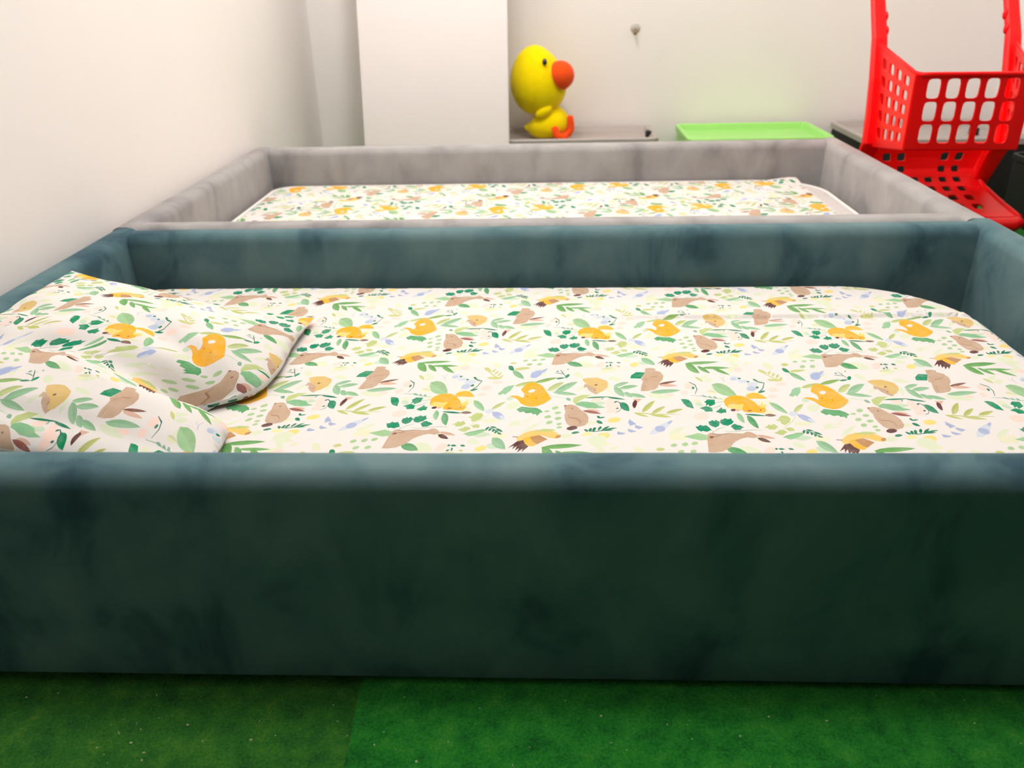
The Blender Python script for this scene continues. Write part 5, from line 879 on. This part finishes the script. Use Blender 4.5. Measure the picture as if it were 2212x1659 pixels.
# rear bed: bare piped mattress corner shows where the sheet stops short
MB = (-0.802, 0.768, 1.640, 2.392)
MR = (0.06, 0.06, 0.06, 0.16)
def outline(box, radii, inset=0.0, n=10):
    x0, x1, y0, y1 = box[0]+inset, box[1]-inset, box[2]+inset, box[3]-inset
    out = []
    for (cx, cy, r, a0) in ((x1, y0, radii[1], -90), (x1, y1, radii[3], 0), (x0, y1, radii[2], 90), (x0, y0, radii[0], 180)):
        r = max(0.004, r-inset)
        ox, oy = (cx-r if cx == x1 else cx+r), (cy-r if cy == y1 else cy+r)
        for k in range(n+1):
            a = math.radians(a0+90*k/n)
            out.append((ox+r*math.cos(a), oy+r*math.sin(a)))
    return out
pad = empty('mattress', (0, 2.0, 0.099))
bm = bmesh.new()
levels = [(0.0, 0.099), (0.0, 0.168), (0.004, 0.1735), (0.012, 0.1745)]
rings = [[bm.verts.new((x, y, z)) for x, y in outline(MB, MR, ins)] for ins, z in levels]
for a, b in zip(rings, rings[1:]):
    for k in range(len(a)): bm.faces.new((a[k], a[(k+1) % len(a)], b[(k+1) % len(a)], b[k]))
bm.faces.new(rings[-1])
bm.faces.new(rings[0][::-1])
bm_obj('mattress_body', bm, M_PAD, pad, False)
po = outline(MB, MR, -0.001, 14)
bm_obj('piping', tube_bm([(x, y, 0.1715) for x, y in po]+[(po[0][0], po[0][1], 0.1715)], 0.0045, 8), M_PIPE, pad, True)
settle(pad)
tag(pad, 'light grey mattress with white piping at its bare corner inside the grey bed', 'mattress')

def place_turned(i, j, p):
    q = p+A1*i+A2*j
    return (-0.540-(q.x-13.0)/1000, 2.093-(q.y-25.0)/1000)
def relief_rear(x, y):
    z = 0.0012*noise.noise(Vector((x*3, y*8, 7.3)))+0.0008*noise.noise(Vector((x*9, y*12, 1.3)))
    z += 0.010*math.exp(-((x-0.70)/0.05)**2)*math.exp(-((y-2.36)/0.05)**2)     # corner left standing up
    return z
v, f, cols = cloth_patch(-0.870, 0.716, 1.575, 2.455, 0.0125, place_turned)
sheet2 = mesh_obj('fitted_sheet', [wrap(p, (-0.8045, 0.95, 1.6375, 2.3945), (0.06, 0.06, 0.06, 0.06), 0.022, 0.1785, relief_rear) for p in v], [tuple(t) for t in f], M_PRINT, None, True)
paint(sheet2.data, cols)
tag(sheet2, 'white woodland animal print fitted sheet on the mattress inside the grey bed', 'sheet', 'printed fitted sheets')

# ------------------------------------------------------------------ pillow leaning on the left rail of the teal bed
PX0, PX1, PY0, PY1 = -0.826, -0.372, 0.752, 1.310
def seg_dist(s, t, a, b):
    ax, ay = a
    bx, by = b
    L = (bx-ax)**2+(by-ay)**2
    k = max(0, min(1, ((s-ax)*(bx-ax)+(t-ay)*(by-ay))/L))
    return math.hypot(s-ax-k*(bx-ax), t-ay-k*(by-ay)), k
CREASES = [((1.0, 0.37), (0.55, 0.60), 0.026, 0.050), ((0.98, 0.36), (0.70, 0.28), 0.014, 0.05), ((0.02, 0.42), (0.34, 0.36), 0.014, 0.05), ((0.05, 0.62), (0.30, 0.52), 0.008, 0.05),
           ((0.45, 0.40), (0.62, 0.46), 0.008, 0.06), ((0.75, 0.85), (0.45, 0.70), 0.007, 0.05), ((0.1, 0.10), (0.9, 0.09), 0.010, 0.035)]
def pillow_point(p, side):
    s, t = (p.x-PX0)/(PX1-PX0), (p.y-PY0)/(PY1-PY0)
    s, t = min(1, max(0, s)), min(1, max(0, t))
    es, et = math.sin(math.pi*s), math.sin(math.pi*t)
    xr = -0.402-0.012*et-0.072*math.exp(-((t-0.365)/0.065)**2)+0.012*math.exp(-((t-0.6)/0.15)**2)
    xl = -0.812+0.006*et
    y0, y1 = 0.762+0.012*es, 1.292-0.030*es
    x, y = xl+(xr-xl)*s, y0+(y1-y0)*t
    mid = 0.192+0.088*(1-s)**1.25
    e = (max(es, 0)**0.55)*(max(et, 0)**0.55)
    if side > 0:
        z = mid+0.060*e
        z += e*(0.012*noise.noise(Vector((x*6, y*6, 2.2)))+0.007*noise.noise(Vector((x*14, y*10, 5.2)))+0.003*noise.noise(Vector((x*30, y*24, 8.2))))
        for a, b, dp, w in CREASES:
            d, k = seg_dist(s, t, a, b)
            z -= dp*(1-0.75*k)*math.exp(-(d/w)**2)*min(1, 4*e)
    else:
        z = max(mid-0.05*e, 0.1815+0.003*(1-e))
    return Vector((x, y, z))
def place_pillow(i, j, p):
    q = p+A1*i+A2*j
    return (-0.660+(q.x+187.0)/1000, 1.045+(q.y-24.0)/1000)
v, f, cols = cloth_patch(PX0, PX1, PY0, PY1, 0.009, place_pillow)
nv = len(v)
pv = [pillow_point(p, 1) for p in v]+[pillow_point(p, -1) for p in v]
pf = [tuple(t) for t in f]+[tuple(i+nv for i in reversed(t)) for t in f]
pillow = mesh_obj('pillow', pv, pf, M_PRINT, None, True)
paint(pillow.data, cols+cols)
bm = bmesh.new()
bm.from_mesh(pillow.data)
bmesh.ops.remove_doubles(bm, verts=bm.verts, dist=0.0004)
bm.to_mesh(pillow.data)
bm.free()
tag(pillow, 'crumpled woodland print pillow propped against the left rail of the teal bed', 'pillow')

# ------------------------------------------------------------------ leaning white board, boxes, wall plug
def lean(z): return 2.862+0.192*z
bm = bmesh.new()
zt = 1.89
q = []
for z in (0.002, zt):
    for x in (-0.641, -0.131):
        for dy in (0.0, 0.018): q.append(bm.verts.new((x, lean(z)+dy, z+0.006)))
for idx in ((0, 1, 3, 2), (4, 6, 7, 5), (0, 2, 6, 4), (1, 5, 7, 3), (0, 4, 5, 1), (2, 3, 7, 6)): bm.faces.new([q[i] for i in idx])
bmesh.ops.bevel(bm, geom=list(bm.edges), offset=0.002, segments=2, affect='EDGES')
tag(bm_obj('leaning_board', bm, M_BOARD), 'tall plain white board leaning on the back wall beside the yellow plush duck', 'board')

def ring_faces(bm, a, b):
    n = len(a)
    for k in range(n): bm.faces.new((a[k], a[(k+1) % n], b[(k+1) % n], b[k]))

def storage_box(label, x0, x1, y0, y1, z0, zr, zf, mat, body_mat, latch=None, flare=0.012):
    root = empty('storage_box', ((x0+x1)/2, (y0+y1)/2, z0))
    r = (0.025,)*4
    bm = bmesh.new()
    rs = [[bm.verts.new((x, y, z)) for x, y in outline((x0, x1, y0, y1), r, ins, 5)] for ins, z in ((0.004, z0), (-flare, z0+0.004), (0.004, zr-0.022), (0.010, zr-0.022))]
    for a, b in zip(rs, rs[1:]): ring_faces(bm, a, b)
    bm.faces.new(rs[0][::-1])
    bm.faces.new(rs[-1])
    bm_obj('box_body', bm, body_mat, root, False)
    bm = bmesh.new()
    prof = ((0.006, zr-0.0215), (-0.003, zr-0.0215), (-0.004, zr-0.004), (-0.001, zr), (0.010, zr), (0.014, zr-0.003), (0.024, zf+0.002), (0.032, zf))
    rs = [[bm.verts.new((x, y, z)) for x, y in outline((x0, x1, y0, y1), r, ins, 5)] for ins, z in prof]
    for a, b in zip(rs, rs[1:]): ring_faces(bm, a, b)
    bm.faces.new(rs[0][::-1])
    bm.faces.new(rs[-1])
    bm_obj('lid', bm, mat, root, False)
    if latch:
        for lx, ly in latch: bm_obj('latch', box_bm(lx-0.010, lx+0.010, ly-0.02, ly+0.02, zf+0.0005, zr+0.004, 0.004), M_BLACK, root)
    settle(root)
    return tag(root, label, 'storage box', 'lidded storage boxes by the back wall')
storage_box('grey lidded storage box under the yellow plush duck', -0.175, 0.392, 2.935, 3.222, 0.006, 0.209, 0.187, M_GREYBOX, M_GREYBOX, [(0.372, 3.06)])
storage_box('lime green lidded storage box between the two boxes with grey lids', 0.492, 0.985, 2.88, 3.215, 0.006, 0.212, 0.180, M_GREENBOX, M_GREENBOX)
storage_box('grey-lidded storage box, body darkened for shade, behind the red toy trolley', 1.072, 1.610, 2.80, 3.215, 0.006, 0.214, 0.190, M_GREYBOX, M_BLACK, [(1.50, 2.99)])  # body coloured black to stand for the shade behind the trolley

root = empty('wall_plug', (0.327, YB, 0.541))
bm_obj('plug_collar', tube_bm([(0.327, YB+0.004, 0.548), (0.327, YB-0.004, 0.548), (0.327, YB-0.007, 0.548)], [0.019, 0.017, 0.011], 16), M_METAL, root, True)
bm_obj('screw', tube_bm([(0.327, YB+0.002, 0.548), (0.325, YB-0.022, 0.535), (0.324, YB-0.026, 0.529)], [0.005, 0.005, 0.006], 10), M_RUST, root, True)
settle(root)
tag(root, 'small metal screw sticking out of the bare back wall', 'screw')

# black bin on the far right
root = empty('black_bin', (1.54, 2.1, 0.006))
bm = bmesh.new()
bxx = (1.425, 1.660, 1.55, 2.585)
rs = [[bm.verts.new((x, y, z)) for x, y in outline(bxx, (0.03,)*4, ins, 5)] for ins, z in ((0.012, 0.006), (0.002, 0.012), (0.0, 0.19), (-0.006, 0.192), (-0.006, 0.207), (0.006, 0.207), (0.008, 0.03))]
for a, b in zip(rs, rs[1:]): ring_faces(bm, a, b)
bm.faces.new(rs[0][::-1])
bm.faces.new(rs[-1])
bm_obj('bin_body', bm, M_BLACK, root)
settle(root)
tag(root, 'long black plastic bin by the right wall beside the red toy trolley', 'bin')

# ------------------------------------------------------------------ plush duck
DY = 3.095
duck = empty('plush_duck', (0.0, DY, 0.187))
def egg(q):
    k = 1+0.10*(-q.z)
    x = q.x*k
    if q.z > 0 and q.x > 0: x *= 1-0.14*q.z
    return Vector((x, q.y*k, q.z))
bm_obj('head', ball_bm((-0.031, DY, 0.389), (0.101, 0.098, 0.120), (0, math.radians(-10), 0), 40, 26, egg), M_YELLOW, duck, True)
def beak_shape(q):
    if q.x < 0: return Vector((q.x*0.35, q.y, q.z))
    return q
bm_obj('beak', ball_bm((0.048, DY-0.050, 0.409), (0.052, 0.050, 0.050), (0, math.radians(-22), math.radians(-25)), 28, 18, beak_shape), M_ORANGE, duck, True)
bm_obj('eye', ball_bm((-0.006, DY-0.083, 0.458), (0.0085, 0.005, 0.0115), (math.radians(-20), 0, 0), 16, 10), M_EYE, duck, True)
def body_shape(q):
    k = 1.0-0.16*q.z
    z = q.z
    x = q.x*k
    if q.x < -0.3 and q.z < 0.2: x -= 0.28*(-q.x-0.3)
    return Vector((x, q.y*k, z))
bm_obj('body', ball_bm((0.012, DY-0.002, 0.246), (0.072, 0.074, 0.060), (0, math.radians(-12), 0), 32, 20, body_shape), M_YELLOW, duck, True)
bm_obj('wing', ball_bm((-0.010, DY-0.060, 0.290), (0.034, 0.022, 0.020), (0, math.radians(-32), 0), 22, 14), M_YELLOW, duck, True)
bm_obj('tail', ball_bm((-0.060, DY-0.004, 0.222), (0.024, 0.02, 0.013), (0, math.radians(24), 0), 18, 12), M_YELLOW, duck, True)
def foot(y, pts):
    b = tube_bm([(x, y, z) for x, z in pts], [0.008, 0.014, 0.0155, 0.014, 0.014, 0.014, 0.013, 0.008][:len(pts)], 12, None, True, 0.8)
    return bm_obj('foot', b, M_ORANGE, duck, True)
foot(DY-0.075, [(0.028, 0.240), (0.030, 0.232), (0.036, 0.210), (0.050, 0.203), (0.068, 0.204), (0.076, 0.208)])
foot(DY-0.040, [(0.050, 0.206), (0.066, 0.205), (0.082, 0.212), (0.089, 0.224), (0.089, 0.240), (0.087, 0.256), (0.086, 0.266), (0.086, 0.272)])
settle(duck)
tag(duck, 'yellow plush duck with a round orange beak sitting on the left grey box', 'plush toy')

# ------------------------------------------------------------------ red toy shopping trolley
def lattice_bm(surf, cols, rows, ma, mb, hole=(0.66, 0.72), skip=(), sub=4, seed_round=0.45):
    """surf(a,b)->point for a,b in 0..1; a grid of rounded openings leaving moulded bars; ma/mb=(lo,hi) solid margins"""
    bm = bmesh.new()
    ea = [0.0]+[ma[0]+(1-ma[0]-ma[1])*i/cols for i in range(cols+1)]+[1.0]
    eb = [0.0]+[mb[0]+(1-mb[0]-mb[1])*i/rows for i in range(rows+1)]+[1.0]
    K = sub
    def rect(a0, a1, b0, b1):
        p = []
        for k in range(K): p.append((a0+(a1-a0)*k/K, b0))
        for k in range(K): p.append((a1, b0+(b1-b0)*k/K))
        for k in range(K): p.append((a1-(a1-a0)*k/K, b1))
        for k in range(K): p.append((a0, b1-(b1-b0)*k/K))
        return p
    for i in range(len(ea)-1):
        for j in range(len(eb)-1):
            a0, a1, b0, b1 = ea[i], ea[i+1], eb[j], eb[j+1]
            if a1-a0 < 1e-6 or b1-b0 < 1e-6: continue
            out = rect(a0, a1, b0, b1)
            ov = [bm.verts.new(surf(*q)) for q in out]
            holed = 0 < i < len(ea)-2 and 0 < j < len(eb)-2 and (i-1, j-1) not in skip
            ca, cb = (a0+a1)/2, (b0+b1)/2
            if holed:
                inn = []
                for (a, b) in out:
                    ua, ub = (a-ca)/((a1-a0)/2), (b-cb)/((b1-b0)/2)
                    n4 = (abs(ua)**5+abs(ub)**5)**(1/5)
                    inn.append((ca+ua/n4*hole[0]*(a1-a0)/2, cb+ub/n4*hole[1]*(b1-b0)/2))
                iv = [bm.verts.new(surf(*q)) for q in inn]
                ring_faces(bm, ov, iv)
            else:
                cv = bm.verts.new(surf(ca, cb))
                n = len(ov)
                for k in range(n): bm.faces.new((ov[k], ov[(k+1) % n], cv))
    bmesh.ops.remove_doubles(bm, verts=bm.verts, dist=1e-5)
    return bm

def bilinear(p00, p10, p01, p11):
    p00, p10, p01, p11 = map(Vector, (p00, p10, p01, p11))
    return lambda a, b: (p00*(1-a)+p10*a)*(1-b)+(p01*(1-a)+p11*a)*b

def thicken(o, t):
    md = o.modifiers.new('wall', 'SOLIDIFY')
    md.thickness = t
    md.offset = 0
    return o

cart = empty('toy_shopping_trolley', (1.07, 2.27, 0.006))
NL, NR, FL, FR = 0.890, 1.166, 0.903, 1.272
front = bilinear((NL, 2.10, 0.312), (NR, 2.10, 0.308), (NL-0.002, 2.10, 0.486), (NR+0.002, 2.10, 0.484))
thicken(bm_obj('front_panel', lattice_bm(front, 5, 3, (0.085, 0.085), (0.06, 0.03), (0.70, 0.86)), M_RED, cart), 0.005)
left = bilinear((NL, 2.10, 0.312), (0.905, 2.34, 0.276), (NL-0.002, 2.10, 0.486), (0.905, 2.40, 0.532))
thicken(bm_obj('side_panel', lattice_bm(left, 4, 5, (0.07, 0.10), (0.06, 0.05), (0.60, 0.68)), M_RED, cart), 0.005)
right = bilinear((NR, 2.10, 0.308), (1.258, 2.34, 0.276), (NR+0.002, 2.10, 0.484), (1.262, 2.40, 0.530))
thicken(bm_obj('side_panel', lattice_bm(right, 4, 5, (0.07, 0.10), (0.06, 0.05), (0.60, 0.68)), M_RED, cart), 0.005)
floor_s = bilinear((NL, 2.10, 0.312), (NR, 2.10, 0.308), (0.905, 2.34, 0.276), (1.258, 2.34, 0.276))
thicken(bm_obj('basket_floor', lattice_bm(floor_s, 5, 5, (0.08, 0.08), (0.05, 0.05), (0.5, 0.5)), M_RED, cart), 0.005)
rim = tube_bm([(0.905, 2.40, 0.534), (0.895, 2.20, 0.503), (NL+0.001, 2.115, 0.489), (NL+0.012, 2.098, 0.487), (NL+0.04, 2.097, 0.487), (NR-0.04, 2.097, 0.485), (NR-0.012, 2.098, 0.485), (NR+0.003, 2.115, 0.487), (1.196, 2.20, 0.501), (1.262, 2.40, 0.532)], 0.0055, 8)
bm_obj('basket_rim', rim, M_RED, cart, True)
def post(xa, xb, xc):
    """broad moulded upright: rear leg below the basket, sweeping up and back to the handle"""
    path = [(xa, 2.445, 0.030), (xa, 2.430, 0.14), (xa, 2.375, 0.24), (xa, 2.345, 0.285), (xb, 2.36, 0.36), (xb, 2.385, 0.45), (xc, 2.43, 0.55), (xc, 2.485, 0.64), (xc, 2.525, 0.72), (xc, 2.555, 0.79)]
    bm = bmesh.new()
    prev = None
    for k, (x, y, z) in enumerate(path):
        w = [0.018, 0.020, 0.024, 0.026, 0.025, 0.022, 0.019, 0.018, 0.018, 0.018][k]
        ring = [bm.verts.new((x+sx*w, y+sy*0.012, z)) for sx, sy in ((-1, -0.6), (-0.7, -1), (0.7, -1), (1, -0.6), (1, 0.6), (0.7, 1), (-0.7, 1), (-1, 0.6))]
        if prev: ring_faces(bm, prev, ring)
        else: bm.faces.new(ring[::-1])
        prev = ring
    bm.faces.new(prev)
    bm_obj('upright', bm, M_RED, cart, False)
    for z, y in ((0.565, 2.438), (0.60, 2.460), (0.655, 2.493)):      # moulded knuckles on the inner edge
        s = 1 if xa < 1.05 else -1
        bm_obj('grip_knuckle', ball_bm((xc+s*0.018, y, z), (0.007, 0.010, 0.014), (0, 0, 0), 10, 8), M_RED, cart, True)
post(0.905, 0.907, 0.910)
post(1.262, 1.262, 1.266)
bm_obj('handle', tube_bm([(0.910, 2.553, 0.79), (0.95, 2.563, 0.802), (1.22, 2.563, 0.802), (1.266, 2.553, 0.79)], 0.016, 12), M_RED, cart, True)
prof = [(2.425, 0.268), (2.432, 0.225), (2.430, 0.195), (2.415, 0.168), (2.385, 0.150), (2.33, 0.140), (2.27, 0.131), (2.21, 0.124), (2.165, 0.118)]
def rack(a, b):
    k = b*(len(prof)-1)
    i = min(int(k), len(prof)-2)
    t = k-i
    y, z = (prof[i][0]*(1-t)+prof[i+1][0]*t, prof[i][1]*(1-t)+prof[i+1][1]*t)
    w = 0.163+0.028*smoothstep(2.43, 2.17, y)-0.014*math.exp(-((z-0.19)/0.03)**2)
    cx = 1.098-0.035*smoothstep(2.43, 2.17, y)
    return Vector((cx-w+2*w*a, y, z))
thicken(bm_obj('lower_rack', lattice_bm(rack, 6, 6, (0.09, 0.14), (0.05, 0.12), (0.56, 0.56), {(2, 0), (3, 0), (2, 1), (3, 1)}), M_RED, cart, False), 0.005)
bm_obj('rack_lip', tube_bm([rack(0.0, 0.93)+Vector((0, 0, -0.006)), rack(0, 1)+Vector((0.004, -0.004, -0.014)), rack(0.06, 1)+Vector((0, -0.012, -0.018)), rack(0.5, 1)+Vector((0, -0.014, -0.018)), rack(0.94, 1)+Vector((0, -0.012, -0.018)), rack(1, 1)+Vector((-0.004, -0.004, -0.014)), rack(1, 0.93)+Vector((0, 0, -0.006))], [0.010, 0.019, 0.021, 0.021, 0.021, 0.019, 0.010], 12), M_RED, cart, True)
for a in (0.0, 1.0):
    bm_obj('rack_edge', tube_bm([rack(a, b/16) for b in range(17)], 0.008, 8), M_RED, cart, True)
for x, y in ((0.935, 2.43), (1.24, 2.43), (0.92, 2.22), (1.20, 2.22)):
    bm_obj('wheel', tube_bm([(x-0.012, y, 0.036), (x+0.012, y, 0.036)], 0.030, 20), M_DARKRED, cart, False)
    bm_obj('wheel_fork', box_bm(x-0.016, x+0.016, y-0.008, y+0.008, 0.04, 0.125, 0.003), M_RED, cart)
settle(cart)
tag(cart, 'red plastic toy shopping trolley with a lattice basket beside the grey bed', 'toy trolley')

# ------------------------------------------------------------------ crumbs on the carpet
rnd = random.Random(5)
bm = bmesh.new()
for k in range(150):
    x, y = rnd.uniform(-0.6, 0.6), rnd.uniform(0.40, 0.648)
    if abs(x-SEAM) < 0.004: continue
    z = -0.006 if x < SEAM else 0.006
    s = rnd.choice((0.0005, 0.0006, 0.0008, 0.0011))
    st = len(bm.verts)
    r = bmesh.ops.create_icosphere(bm, subdivisions=1, radius=s)
    ax, ay = rnd.uniform(0.7, 1.8), rnd.uniform(0.6, 1.1)
    for w in r['verts']:
        w.co = Vector((w.co.x*ax*rnd.uniform(0.7, 1.2)+x, w.co.y*ay+y, w.co.z*rnd.uniform(0.6, 1)+z+s*0.6))
crumbs = bm_obj('crumbs', bm, M_CRUMB)
crumbs['kind'] = 'stuff'
tag(crumbs, 'tiny pale crumbs scattered over the green carpet in front of the teal bed', 'crumbs')
